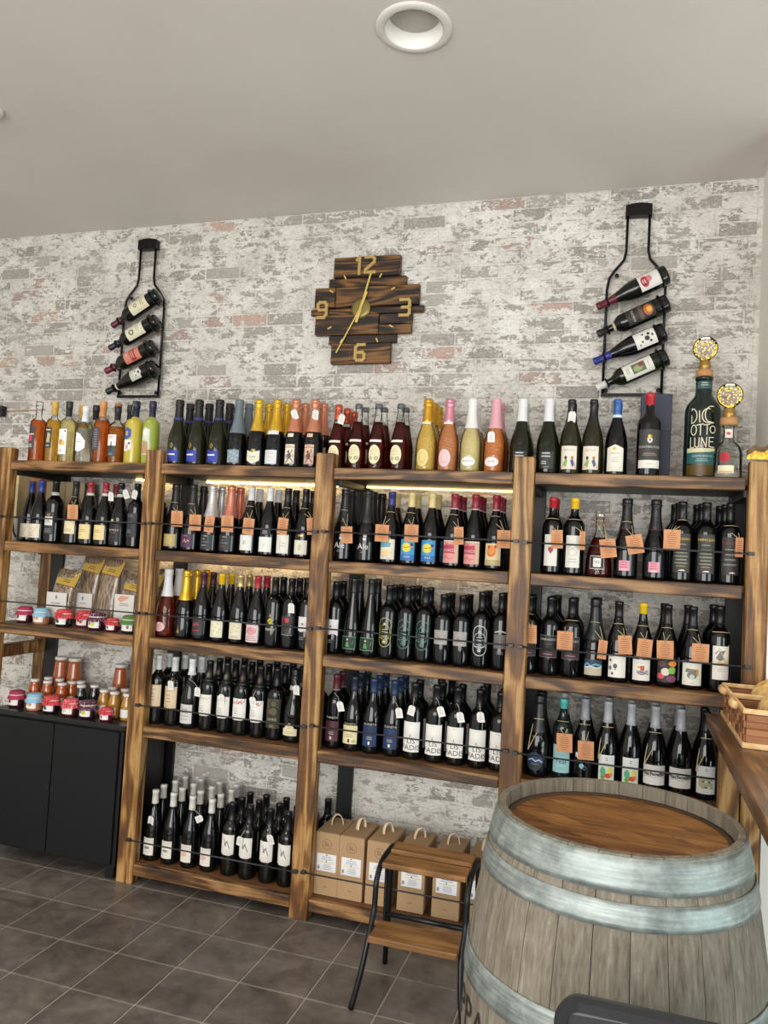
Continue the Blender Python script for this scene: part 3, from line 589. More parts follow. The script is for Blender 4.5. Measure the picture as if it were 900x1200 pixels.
st('decant', 'dec', ('c', '#7d2018', .150), ('$b0aba2', .226), [('R', -.032, .030, .022, .080, '#d9d5cc'), ('R', -.0305, .032, .0205, .078, '#2b292b'), ('r', -.018, .038, .010, .072, '#dddad2'), ('t', '155', -.004, .056, .014, '#55524e')], h=1., noun='spirit bottle')
st('cpink', 'cha', DARK, ('#17171a', .190), [('R', -.024, .030, .016, .068, '#d98fa0'), ('d', -.004, .060, .026, 3, .009, '#b9506c'), ('r', -.018, .0335, .008, .036, '#f0dfe4')], band=('#4a2a33', .186, .192), noun='sparkling wine')
MER = [('R', -.030, .036, .028, .178, '#35342f'), ('t', 'MERIGGIO', -.001, .158, .0125, '#d9b53c'), ('d', -.002, .138, .036, 1, .005, '#b5b1a4'), ('d', -.002, .118, .044, 5, .0125, '#85816f'), ('d', -.002, .058, .04, 1, .006, '#b89a48'), ('p', [(-.012, .042), (.012, .042), (.006, .047), (-.004, .046)], '#d9d6cc')]
st('merig', 'bor', DARK, (BK, .232), MER, r=1.06)
st('redtx', 'bor', DARK, (BK, .232), [('R', -.030, .036, .028, .172, '#302d2c'), ('t', 'BIANCA', -.001, .150, .016, '#8c2f38'), ('d', -.002, .126, .044, 1, .006, '#b5b1a4'), ('d', -.002, .106, .042, 3, .018, '#77736c'), ('p', [(-.006, .042), (.016, .042), (.008, .047), (0, .046)], '#d9d6cc')], r=1.06)
# --- third shelf
st('roseb', 'cha', ('c', '#a8442a', .215), ('#d9dadd', .180), [('E', -.008, .046, .027, .021, '#e2b4b0'), ('d', -.008, .052, .026, 3, .008, '#b98884')], noun='sparkling wine')
st('goldk', 'cha', DARK, ('$d6a92c', .170), [('P', [(-.012, .024), (.004, .024), (-.002, .066), (-.006, .066)], '#4c4326'), ('e', -.004, .034, .007, .007, '$#a08a48')], noun='sparkling wine')
st('redpr', 'bur', DARK, ('#4a1f33', .240), [('R', -.030, .024, .028, .098, '#2b2b2e'), ('e', -.006, .068, .014, .010, '#a8323c'), ('e', -.002, .062, .008, .006, '#2b2b2e'), ('r', -.024, .042, .010, .046, '#b03a40')])
st('yelw', 'bur', DARK, ('#dfb51e', .250), [('R', -.030, .022, .030, .098, '#dfdcc6')]+[('e', -.018+.009*((i*3) % 5), .036+.0075*i, .006, .004, '#cfca7c') for i in range(7)]+[('d', 0, .028, .04, 1, .004, '#7f7d70')])
st('golw', 'bur', DARK, ('$cdb478', .245), [('R', -.030, .022, .030, .098, '#dad2bd')]+[('e', -.016+.008*((i*3) % 5), .050+.007*i, .006, .004, '#c9c183') for i in range(5)]+[('d', 0, .034, .04, 2, .006, '#8d8874')])
st('pinkl', 'bur', DARK, ('#a82836', .245), [('R', -.032, .016, .032, .090, '#dcc6c4'), ('e', 0, .064, .024, .018, '#cf9498'), ('l', [(-.02, .058), (-.004, .076), (.012, .058)], .0025, '#b5707a'), ('d', 0, .040, .05, 3, .008, '#93777a')])
st('diam', 'bor', DARK, (BK, .232), [('P', [(0, .098), (.014, .112), (0, .126), (-.014, .112)], '#c9bd2c'), ('p', [(-.004, .130), (.004, .130), (0, .148)], '#b09c6c'), ('l', [(-.007, .108), (.006, .116)], .003, '#2c2a14'), ('R', -.022, .072, .022, .082, '#8c8672')])
st('redab', 'bor', DARK, (BK, .232), [('R', -.028, .058, .028, .140, '#343434'), ('e', .0, .122, .010, .010, '#c2323a'), ('r', -.026, .086, -.021, .134, '#b03040'), ('l', [(.016, .070), (.018, .100)], .005, '#8f8f8c'), ('r', -.026, .060, .026, .062, '#9a9a98')])
st('swirl', 'bor', DARK, (BK, .232), [('P', [(-.028, .084), (-.010, .078), (.010, .084), (.028, .074), (.028, .142), (-.028, .142)], '#dcd9d8'), ('e', -.004, .112, .004, .004, '#3a3a3a'), ('d', -.006, .055, .024, 2, .008, '#8a8a8a')])
st('riesl', 'rie', DARK, (BK, .255), [('R', -.030, .028, .030, .078, '#1b2a1d'), ('o', 0, .053, .001, .001, .001, '#57906a'), ('l', [(-.030, .028), (.030, .028), (.030, .078), (-.030, .078), (-.030, .028)], .0022, '#6aa07c'), ('p', [(-.010, .036), (.006, .036), (.002, .056), (-.006, .056)], '#4f9456'), ('e', -.002, .066, .004, .004, '#b9c2a0'), ('l', [(.018, .048), (.022, .062)], .002, '#6aa07c')])
def oval(c, c2): return [('C', 0, .108, .026, .058, .0026, c), ('c', 0, .108, .021, .030, .0018, c), ('d', 0, .118, .030, 4, .009, c2), ('e', 0, .142, .006, .005, c2), ('e', 0, .070, .007, .006, c2), ('r', -.023, .084, .023, .0862, c)]
st('ovy', 'bor', DARK, (BK, .232), oval('#a6a852', '#b9b878'))
st('ovg', 'bor', DARK, (BK, .232), oval('#4c7f6e', '#456f62'))
st('ovw', 'bor', DARK, (BK, .232), oval('#cfd0cf', '#aeb0b0'), r=1.04)
st('greyl', 'bor', DARK, (BK, .232), [('R', -.029, .086, .029, .146, '#a3a09c'), ('d', 0, .140, .04, 1, .005, '#6f6c6a'), ('e', -.006, .112, .006, .005, '#b06a68'), ('d', -.004, .100, .036, 1, .006, '#8f6f6c')], h=.93)
st('dgrey', 'bor', DARK, (BK, .232), [('R', -.026, .084, .026, .138, '#6a6664'), ('l', [(-.022, .146), (0, .152), (.022, .146)], .005, '#b9b9b6'), ('l', [(0, .090), (0, .132)], .0016, '#97928f'), ('d', 0, .070, .03, 2, .007, '#8a8a88')])
st('marn', 'bor', DARK, (BK, .232), [('R', -.034, .068, .034, .152, '#7e7a78'), ('R', -.0325, .0695, .0325, .1505, '#1c1b1c'), ('t', 'MARNOSO', 0, .136, .012, '#b9b6b0'), ('d', 0, .118, .04, 1, .005, '#5f5d5b'), ('r', -.031, .071, .031, .092, '#3b2228'), ('d', 0, .080, .044, 1, .006, '#b08a8e')], r=1.06)
st('waves', 'cha', DARK, ('#17181c', .150), [('R', -.034, .018, .034, .076, '#b9ad97'), ('p', [(-.034, .046), (.034, .046), (.034, .076), (-.034, .076)], '#29384c'), ('l', [(-.032, .052), (-.022, .062), (-.008, .052), (.010, .060), (.032, .054)], .006, '#5fa0b4'), ('l', [(-.032, .046), (-.010, .050), (.012, .046), (.032, .050)], .004, '#d5dcd8')], noun='sparkling wine')
st('ballo', 'bur', DARK, (BK, .235), [('R', -.034, .018, .034, .100, '#e2dfd6'), ('e', -.006, .060, .0075, .009, '#55565a'), ('e', -.025, .052, .006, .008, '#6c6d70'), ('e', -.016, .032, .004, .005, '#4a4b4e'), ('e', -.024, .080, .004, .005, '#44454a'), ('p', [(-.009, .050), (-.003, .050), (-.006, .044)], '#55565a')])
st('train', 'bur', DARK, ('#dcb81c', .258), [('R', -.034, .016, .032, .092, '#dfdcd4'), ('l', [(-.022, .082), (-.014, .076), (-.008, .084), (.004, .076)], .0012, '#9a978f'), ('r', -.004, .052, .010, .070, '#b0573a'), ('r', -.014, .060, -.004, .068, '#d99a3c'), ('e', 0, .044, .016, .008, '#8f8d92'), ('l', [(-.016, .050), (.024, .040)], .003, '#7d6a7c'), ('e', .018, .050, .006, .005, '#a49a8c')])
st('leaf', 'bur', DARK, (BK, .225), [('R', -.034, .018, .034, .102, '#2c2223'), ('e', -.020, .040, .013, .011, '#cf4a58'), ('e', -.004, .056, .015, .014, '#d6ccb8'), ('e', .020, .062, .014, .013, '#7cb048'), ('e', .022, .086, .016, .010, '#dd8a34'), ('e', .018, .032, .018, .012, '#7c4464'), ('e', -.018, .084, .014, .010, '#5a3a2c')])
st('truck', 'bur', DARK, (BK, .225), [('R', -.036, .016, .036, .102, '#e0dccf'), ('p', [(-.024, .062), (.022, .062), (.022, .074), (-.020, .076)], '#84706a'), ('e', 0, .052, .017, .014, '#6c706c'), ('e', 0, .046, .009, .009, '#b9c4bc'), ('r', .014, .052, .022, .074, '#b98f3c'), ('d', 0, .024, .014, 1, .004, '#8a877c')])
st('squir', 'bor', DARK, (BK, .232), [('R', -.027, .044, .027, .160, '#e2ddd3'), ('p', [(-.016, .118), (-.004, .142), (.014, .146), (.006, .130), (.008, .114), (-.004, .108)], '#77706e'), ('l', [(-.018, .132), (-.008, .144)], .004, '#8d8582'), ('e', -.004, .102, .008, .005, '#d3b23c'), ('e', .008, .100, .006, .005, '#d3b23c'), ('d', .002, .080, .03, 2, .007, '#c4a8a4')], r=1.08, h=1.03)
# --- fourth shelf
st('beige', 'bor', '#0c0c0b', ('#c8cbc8', .236), [('R', -.034, .078, .034, .172, '#d4c0a0'), ('l', [(-.022, .160), (-.022, .100)], .0016, '#8c7c66'), ('d', 0, .152, .036, 1, .006, '#7f6a55'), ('d', -.004, .132, .026, 3, .014, '#a48f76'), ('e', -.012, .086, .003, .003, '#b0603c')])
st('greyw', 'bur', '#0c0e10', ('#dfe1e2', .238), [('R', -.031, .022, .031, .104, '#cbcbc8'), ('l', [(-.018, .086), (-.020, .098)], .0025, '#6f6f6c'), ('d', -.004, .080, .04, 4, .014, '#a0a09c')], band=('#d5d6d7', .228, .240))
st('sign1', 'bor', '#0a0b0a', (BK, .212), [('P', [(-.034, .070), (-.018, .065), (.018, .065), (.034, .070), (.034, .156), (-.034, .156)], '#dfddd3'), ('l', [(-.026, .132), (-.020, .144), (-.014, .132), (-.006, .144), (.0, .134), (.008, .146), (.014, .134), (.024, .144)], .002, '#b0a664'), ('d', -.008, .104, .022, 3, .010, '#b5b3a8')], seal='#6e6440')
st('sign2', 'bor', '#0a0b0a', (BK, .212), [('P', [(-.034, .070), (-.018, .065), (.018, .065), (.034, .070), (.034, .156), (-.034, .156)], '#e3e0da'), ('l', [(-.030, .144), (-.026, .132), (-.020, .142), (-.014, .132), (-.004, .150), (-.004, .132), (.006, .146), (.002, .134), (.014, .150), (.012, .134), (.022, .142), (.028, .150)], .0024, '#b5403c'), ('d', -.010, .112, .024, 3, .010, '#b9b5ad')], seal='#5c3a2c')
st('eight', 'bor', DARK, (BK, .225), [('R', -.033, .050, .033, .172, '#35331f'), ('R', -.024, .105, .024, .170, '#4f4c31'), ('o', .003, .152, .016, .014, .005, '#1b1a12'), ('o', .003, .120, .021, .019, .006, '#1b1a12'), ('e', -.010, .120, .008, .010, '#6b5236'), ('t', 'OTTO', 0, .086, .014, '#c9c4ae'), ('d', 0, .062, .022, 2, .006, '#8d8870')], r=1.04)
st('cfan', 'cha', '#0d0f0c', ('#17181b', .232), [('P', [(-.034, .030), (.034, .030), (.034, .058), (.022, .060), (.014, .076), (0, .082), (-.014, .076), (-.022, .060), (-.034, .058)], '#dad2ac'), ('d', 0, .066, .022, 2, .007, '#a59c78'), ('d', .0, .046, .04, 2, .007, '#b5ac88')], band=('#b5b8b2', .214, .233), noun='sparkling wine')
def plan(bg, fg, k): return [('R', -.032, .030, .030, .112, bg), ('t', 'PLANETA', 0, .126 if k else .118, .0125, '#c3beb2'), ('d', 0, .066, .026, 2, .007, '#b0a6a0'), ('r', -.004, .038, .003, .050, fg)]
st('plred', 'bor', DARK, ('#5c2530', .238), plan('#4b2530', '#d5cec5', 1), band=('#8d8078', .234, .239))
st('plcr', 'bur', DARK, ('#22283a', .238), [('R', -.033, .030, .033, .104, '#ded3a6'), ('t', 'PLANETA', 0, .110, .012, '#b5aa84'), ('l', [(-.028, .078), (-.010, .086), (.012, .076), (.028, .084)], .002, '#b5a468'), ('d', 0, .066, .036, 2, .008, '#8d8460'), ('r', -.006, .036, .002, .050, '#3d3420'), ('e', .018, .042, .008, .006, '#b9ad7a')])
st('plbl', 'bur', DARK, ('#263858', .238), plan('#1d3358', '#dcdcdc', 0))
st('lis', 'bor', '#0b0c08', ('#161719', .236), [('R', -.035, .030, .035, .148, '#e2e0da'), ('d', 0, .140, .024, 1, .004, '#a5a39e'), ('l', [(-.004, .086), (-.002, .100), (0, .090), (.004, .088)], .0014, '#8f8d88'), ('t', 'LIS', .002, .072, .027, '#3a393a'), ('t', 'FADIS', .001, .047, .029, '#3a393a')], r=1.06)
# --- fourth shelf, last bay
st('sea', 'cha', DARK, ('#15161a', .165), [('E', -.004, .058, .030, .034, '#2b3a5c'), ('p', [(-.026, .040), (-.016, .026), (.008, .026), (.018, .040), (.024, .052), (-.030, .052)], '#2c2e33'), ('l', [(-.026, .062), (-.012, .068), (0, .060), (.012, .066), (.022, .058)], .004, '#a9bdd6'), ('d', -.002, .048, .04, 1, .004, '#8d93a0'), ('t', 'METODO', 0, .150, .008, '#8d8f90')], r=1.08, noun='sparkling wine')
st('teal', 'bor', '#0f1a18', ('#4fb0a8', .262), [('R', -.034, .028, .034, .130, '#93c2c4'), ('t', 'real', .0, .070, .026, '#28474c'), ('d', 0, .092, .034, 1, .006, '#5f8d90'), ('d', 0, .046, .03, 2, .006, '#6fa0a2')])
st('twoc', 'bur', DARK, ('#8c8e92', .222), [('R', -.030, .0, .026, .108, '#e4e6e2'), ('e', -.004, .062, .009, .009, '#86b0c6'), ('o', .006, .056, .006, .006, .0025, '#46586a')], h=1.03)
FRU = [('R', -.030, .006, .030, .112, '#e0e2de'), ('d', 0, .100, .010, 2, .007, '#55554f'), ('d', 0, .082, .03, 1, .004, '#a5a5a0'), ('r', -.023, .024, .023, .072, '#cdd6b9'), ('e', -.012, .054, .010, .015, '#4fa382'), ('e', .012, .060, .009, .010, '#e0c653'), ('e', .006, .040, .012, .009, '#c8402f'), ('e', -.012, .034, .008, .008, '#5f9b3c'), ('e', .016, .044, .006, .007, '#d77d35'), ('d', 0, .014, .02, 1, .004, '#8f8f8a')]
st('fruit', 'bur', DARK, ('#a3a6aa', .222), FRU, h=1.03)
st('macho', 'bur', DARK, ('#a3a6aa', .222), [('R', -.040, .030, .040, .098, '#e2dfda'), ('p', [(-.040, .078), (.040, .078), (.040, .098), (-.040, .098)], '#d6d3ce'), ('t', 'Machoelbo', 0, .068, .0195, '#1c1c1e'), ('t', 'Machoelbo', .0008, .0684, .0195, '#1c1c1e'), ('t', 'Machoelbo', -.0006, .0676, .0195, '#1c1c1e'), ('l', [(-.038, .056), (-.02, .060), (0, .056), (.02, .060), (.038, .056)], .0012, '#77757a')], h=1.03, r=1.06)
st('patt', 'bur', DARK, ('#17181b', .225), [('R', -.034, .022, .034, .116, '#d9d9d5'), ('d', 0, .106, .010, 2, .007, '#66665f'), ('r', -.024, .040, .024, .080, '#a8a890')]+[('e', -.019+.0095*((i*2) % 5), .045+.0062*((i*3) % 6), .004, .0035, ('#5c5d4a', '#d9d9c4', '#b9a24c')[i % 3]) for i in range(11)]+[('d', 0, .030, .02, 1, .004, '#8f8f8a')], h=1.03)
# --- bottom shelf
def ewl(c, cc): return [('R', -.029, .026, .027, .100, '#dedad0'), ('e', -.004, .058, .015, .006, c) if cc else ('e', -.006, .060, .015, .011, c), ('d', -.002, .040, .03, 1, .004, '#b5b2a4'), ('d', 0, .090, .03, 1, .003, '#bdb9ac')]
st('ewg', 'bur', '#090a0b', ('#d6d4cd', .240), ewl('#8e8e80', 1), r=.95)
st('ewp', 'bur', '#090a0b', ('#d6d4cd', .240), ewl('#d9b0a2', 0), r=.95)
st('ebk', 'bor', '#0b0c09', ('#141416', .225), [('P', [(-.032, .092), (-.016, .087), (.016, .087), (.032, .092), (.032, .172), (-.032, .172)], '#e0ddd5'), ('l', [(-.012, .154), (-.004, .124)], .0028, '#55534f'), ('l', [(-.010, .128), (-.002, .142)], .002, '#55534f'), ('l', [(-.004, .128), (.005, .150)], .0022, '#55534f'), ('l', [(.002, .146), (.014, .116)], .0028, '#55534f'), ('d', .004, .108, .024, 1, .003, '#aaa79e')])
# --- wall-rack bottles
st('rk1', 'bor', '#0c0d0a', ('#5b1c2e', .235), [('R', -.040, .060, .040, .160, '#dcd6b6'), ('o', .0, .124, .008, .008, .003, '#4a4632'), ('d', 0, .090, .04, 2, .010, '#9c9672')])
st('rk2', 'bor', '#0c0d0a', ('#1f2236', .235), [('R', -.040, .070, .040, .170, '#dfdbc0'), ('o', -.004, .138, .011, .011, .005, '#2a2a2a'), ('d', .004, .105, .04, 2, .010, '#b0aa8c')])
st('rk3', 'bor', '#17180b', ('#6d1f34', .235), [('R', -.038, .070, .038, .160, '#cf7f6c'), ('r', -.034, .096, .034, .124, '#a8382f'), ('d', 0, .114, .05, 2, .009, '#e0b9a0'), ('e', .01, .142, .012, .010, '#e0a088')])
st('rk4', 'bur', '#10130a', ('#15170f', .250), [('R', -.030, .070, .030, .128, '#c4c4b9'), ('e', .0, .084, .018, .022, '#dcdcd4'), ('e', -.010, .094, .004, .004, '#24241f'), ('e', .010, .094, .004, .004, '#24241f'), ('e', 0, .076, .008, .006, '#55554c')], band=('#d9d9d4', .228, .236))
st('rk5', 'bur', '#10120c', ('#5f1424', .215), [('R', -.038, .030, .038, .118, '#dcd6d0'), ('e', 0, .094, .024, .016, '#b0343f'), ('e', .006, .074, .014, .010, '#c97a80'), ('e', -.008, .098, .010, .008, '#7d1826'), ('d', 0, .100, .02, 2, .008, '#e8dcd8')])
st('rk6', 'bor', '#0c0c0a', ('#1c1a17', .250), [('R', -.036, .060, .036, .172, '#2b2826'), ('e', 0, .084, .024, .018, '#b3622a'), ('e', 0, .080, .012, .010, '#e0a63c'), ('r', -.030, .106, .030, .122, '#5f4a40'), ('t', 'BARONE', 0, .146, .013, '#b5b0a6')], band=('#b9a98a', .222, .232))
st('rk7', 'bur', '#0a0a0e', ('#242c7c', .225), [('R', -.038, .040, .038, .124, '#dedbd3'), ('e', -.004, .075, .010, .010, '#2a2a2a'), ('e', .012, .066, .006, .006, '#2a2a2a'), ('e', -.018, .064, .005, .005, '#333'), ('e', .016, .088, .004, .004, '#333'), ('e', -.012, .096, .004, .004, '#333'), ('e', .002, .052, .005, .004, '#333'), ('e', -.022, .108, .003, .003, '#333')])
st('rk8', 'bor', '#14180c', ('#d9d8d2', .255), [('R', -.036, .062, .036, .180, '#dcd8cd'), ('r', -.020, .092, .020, .146, '#5f6a50'), ('e', -.002, .122, .014, .018, '#8f9c66'), ('e', .008, .106, .010, .012, '#7d4a3c'), ('d', 0, .166, .03, 2, .008, '#9d998e'), ('d', 0, .078, .03, 1, .006, '#9d998e')])

# meshes of one style, made once and shared by its bottles
CACHE = {}
def style_meshes(key):
    if key in CACHE: return CACHE[key]
    s = S[key]; prof = scaled(PROF[s['k']], s['h'], s['r']); h, rs = s['h'], s['r']; out = []
    g = s['g']; cl = isinstance(g, tuple)
    if cl:
        kind, col, fill = g; fill *= h
        body = MB().lathe([(r, z) for r, z in prof], mat(col, .3, 0, 'frost', coat=.5) if kind == 'f' else CLEAR, 22).mesh('glass')
        out.append(('glass', body, None))
        if kind != 'f':
            ins = [(0, .006)]+[(max(r-.003, .004), max(z, .006)) for r, z in prof[1:] if z <= fill and r > 0]
            ins += [(max(rad(prof, fill)-.003, .004), fill), (0, fill)]
            out.append(('liquid', MB().lathe(ins, liquid(col, spark=kind == 's'), 22).mesh('liquid'), None))
    else: out.append(('glass', MB().lathe(prof, glassy(g), 22).mesh('glass'), None))
    cc, cz = s['cap'][:2]; cz *= h; metal = .0; rough = .38
    if cc.startswith('$'): cc = '#'+cc[1:].lstrip('#'); metal = .55; rough = .3
    cm = CLEAR if cc == 'clear' else mat(cc, rough, metal)
    ztop = prof[-1][1]; d = .0009
    if s['k'] == 'cha':
        b = .272*h
        cp = [(rad(prof, cz)+d*.3, cz)]+[(rad(prof, cz+(b-cz)*t)+d+.0008*t, cz+(b-cz)*t) for t in (.02, .2, .4, .6, .8, .95)]
        cp += [(.0172*rs, b+.000), (.0206*rs, b+.004), (.0206*rs, b+.010), (.0186*rs, b+.0125), (.0196*rs, b+.017), (.0196*rs, b+.026), (.0172*rs, b+.0300), (0, b+.0315)]
        wob = (lambda a, z: 1+.02*sin(a*7+z*900)) if metal else None
    else:
        cp = [(rad(prof, cz)+d*.3, cz)]+[(rad(prof, cz)+d, cz+.0005)]+[(r+d, z) for r, z in prof if z > cz+.001 and r > 0]+[(prof[-2][0]*.97, ztop+.0012), (0, ztop+.0014)]; wob = None
        if s['k'] in ('liq', 'sod') and key not in ('soda',):
            r2 = .0165*rs; top = (.297 if s['k'] == 'liq' else .290)*h
            cp = [(rad(prof, cz)+d*.3, cz), (rad(prof, cz)+d, cz+.001), (.0145*rs, .262*h), (r2, .264*h), (r2, top-.002), (r2-.002, top), (0, top)]
        if s['k'] == 'sod' and key == 'soda': cp = [(.0158, .264*h), (.0172, .266*h), (.0165, .276*h), (.014, .2825*h), (0, .284*h)]
    out.append(('stopper' if cl and s['k'] in ('liq', 'dec', 'sod') else 'capsule', MB().lathe(cp, cm, 18, wob=wob).mesh('capsule'), None))
    if s.get('topcap'):
        out.append(('stopper_top', MB().lathe([(0, .2965*h), (.0172, .2965*h), (.0172, .309*h), (.015, .312*h), (0, .3125*h)], mat(s['topcap'], .6), 16).mesh('stopper_top'), None))
    if s.get('dots'):
        bm_ = MB()
        for i in range(7): a = -pi/2+(i*2.4 % 2.2-1.1); zz = .235+.0085*i; bm_.lathe([(0, .0), (.003, .0), (.003, .0012), (0, .0016)], mat('#d8cf5c', .5), 6, M=Matrix.Translation((.0158*cos(a)*1.07, .0158*sin(a)*1.07, zz*h)) @ Matrix.Rotation(a+pi/2, 4, 'Z') @ Matrix.Rotation(pi/2, 4, 'X'))
        out.append(('cap_dots', bm_.mesh('cap_dots'), None))
    if s.get('band'):
        c, z0, z1 = s['band']; z0 *= h; z1 *= h
        out.append(('neck_band', MB().lathe([(rad(prof, z0)+.0004, z0), (rad(prof, z0)+.0022, z0+.0004), (rad(prof, z1)+.0022, z1-.0004), (rad(prof, z1)+.0004, z1)], mat(c, .5), 18).mesh('neck_band'), None))
    if s.get('seal'):
        me = print_mesh([('e', 0, .238, .006, .010, s['seal'])], lambda u, v, e: bend(prof, u, v, e+.001), 'neck_seal'); out.append(('neck_seal', me, None))
    sk = lambda it: it
    fn = lambda u, v, e: bend(prof, u*rs, v*h, e)
    up = [it for it in s['lab'] if it[0].isupper()]; lo = [it for it in s['lab'] if it[0].islower()]
    cl_ = []
    for it in up:
        vs, _, _ = shape2d(it); bb = (min(v[1] for v in vs), max(v[1] for v in vs), min(v[0] for v in vs), max(v[0] for v in vs))
        for c_ in cl_:
            if any(bb[0] < q[0][1]-1e-6 and bb[1] > q[0][0]+1e-6 and bb[2] < q[0][3] and bb[3] > q[0][2] for q in c_): c_.append((bb, it)); break
        else: cl_.append([(bb, it)])
    for i, c_ in enumerate(cl_): out.append(('front_label' if i == 0 else 'second_label', print_mesh([q[1] for q in c_], fn, 'front_label'), 'lab' if i == 0 else None))
    if lo: out.append(('label_print', print_mesh(lo, fn, 'label_print', layer0=len(up)+1), 'print'))
    CACHE[key] = out; return out
def bend(prof, u, v, e):
    r = rad(prof, v); a = u/max(r, .012); return Vector(((r+e)*sin(a), -(r+e)*cos(a), v))
def fit_parts(root, key):
    lab = None
    for nm, me, role in style_meshes(key):
        o = link(nm, me, lab if role == 'print' and lab else root)
        if role == 'lab': lab = o
        if role == 'print' and key in ('redtx', 'lis', 'eight', 'marn', 'sea'): o['kind'] = 'stuff'
KRAFT, STR = mat('#cd9166', .8), mat('#c9b98a', .8)
KR_INK, WT = '#96633f', mat('#e9e7e2', .7)
KR_ME = {}
def kraft_tag(root, key, cx, cz, tilt, wsc, yaw):
    prof = scaled(PROF[S[key]['k']], S[key]['h'], S[key]['r']); y = -max(rad(prof, cz), .03)-.009
    if 'm' not in KR_ME:
        KR_ME['m'] = MB().box(-.029, .029, -.0005, .0005, -.035, .035, KRAFT).mesh('hang_tag')
        its = [('o', 0, .030, .002, .002, .0012, '#6b4428'), ('d', 0, .020, .036, 6, .0075, KR_INK), ('d', 0, -.026, .026, 1, .006, KR_INK)]
        KR_ME['p'] = print_mesh(its, lambda u, v, e: Vector((u, -.0005-e, v)), 'tag_print', step=0)
    o = link('hang_tag', KR_ME['m'], root, (cx, y, cz)); o.rotation_euler = (radians(4), radians(tilt), radians(yaw)); o.scale = (wsc, 1, 1)
    link('tag_print', KR_ME['p'], o)
    string(root, prof, cx+.030*sin(radians(tilt)), y, cz+.030*cos(radians(tilt)))
def string(root, prof, tx, ty, tz, m=None, r=.0011):
    zn = min(max(tz+.045, .215), .235); rn = rad(prof, zn)+.0012; pts = []
    for k in range(9):
        a = -pi/2-1.9+k*3.8/8; pts.append((rn*cos(a)*1.02, rn*sin(a)*1.02*1, zn-.004*abs(k-4)/4))
    a0, a1 = Vector(pts[0]), Vector(pts[-1]); t = Vector((tx, ty, tz))
    def drop(p):
        q = p.lerp(t, .5); rr = rad(prof, q.z)+.002; h = math.hypot(q.x, q.y) or 1; 
        if h < rr: q.x *= rr/h; q.y = -abs(q.y)*rr/h
        return [p, q, t]
    l = (rn*cos(-pi/2-.9), rn*sin(-pi/2-.9), zn-.012); rr_ = (rn*cos(-pi/2+.9), rn*sin(-pi/2+.9), zn-.012)
    MB().tube(pts[2:-2], r, m or STR, 5).tube(drop(Vector(l)), r, m or STR, 5).tube(drop(Vector(rr_)), r, m or STR, 5).build('string', root, (0, 0, 0))
def white_tag(root, key, cx, cz, tilt):
    prof = scaled(PROF[S[key]['k']], S[key]['h'], S[key]['r']); y = -max(rad(prof, cz), .016)-.006
    if 'w' not in KR_ME:
        KR_ME['w'] = MB().prism([(-.014, -.021), (.014, -.021), (.014, .013), (.008, .021), (-.008, .021), (-.014, .013)], 0, .0009, WT, MF).mesh('price_tag')
        KR_ME['wp'] = print_mesh([('o', 0, .015, .0025, .0025, .001, '#8d8a84'), ('d', 0, .004, .018, 3, .007, '#b5b3ae')], lambda u, v, e: Vector((u, -e*.5, v)), 'tag_print', step=0)
    o = link('price_tag', KR_ME['w'], root, (cx, y, cz)); o.rotation_euler = (radians(12), radians(tilt), 0)
    link('tag_print', KR_ME['wp'], o)
    a = Vector((cx+.018*sin(radians(tilt)), y, cz+.018*cos(radians(tilt)))); zn = min(a.z+.03, .262*S[key]['h']); rn = rad(prof, zn)+.0025
    MB().tube([a, ((a.x)*.5, -rn-.003, (a.z+zn)/2+.002), (0, -rn, zn)], .0008, mat('#c9c6be', .8), 5).build('string', root, (0, 0, 0))
ORD = {2: 'second', 3: 'third', 4: 'fourth'}
def bottle(key, X, Y, Z, label, group, rz=0):
    r = empty('bottle', (X, Y, Z), label, 'bottle', group, rz=rz); fit_parts(r, key)
    BOT.append([r, max(p[0] for p in PROF[S[key]['k']])*S[key]['r']+.0008, round(Z, 2), 1. if Y > 3.13 else .12]); return r
BOT = []
def relax():                                # bottles never stand inside one another or inside the posts
    for it in range(120):
        moved = 0
        for i in range(len(BOT)):
            A = BOT[i]
            for j in range(i):
                B = BOT[j]
                if A[2] != B[2]: continue
                dx, dy = A[0].location.x-B[0].location.x, A[0].location.y-B[0].location.y; m_ = A[1]+B[1]
                if abs(dx) > m_ or abs(dy) > m_: continue
                d = math.hypot(dx, dy) or 1e-6
                if d < m_:
                    k = (m_-d+.0004)/d/(A[3]+B[3]); moved = 1
                    A[0].location.x += dx*k*A[3]; A[0].location.y += dy*k*A[3]*.5; B[0].location.x -= dx*k*B[3]; B[0].location.y -= dy*k*B[3]*.5
            y = A[0].location.y; A[0].location.y = min(max(y, 3.0485+A[1]), 3.3645-A[1])
        if not moved: break
ROWY = {1: 3.092, 2: 3.174, 3: 3.254, 4: 3.324}
rr = random.Random(5)
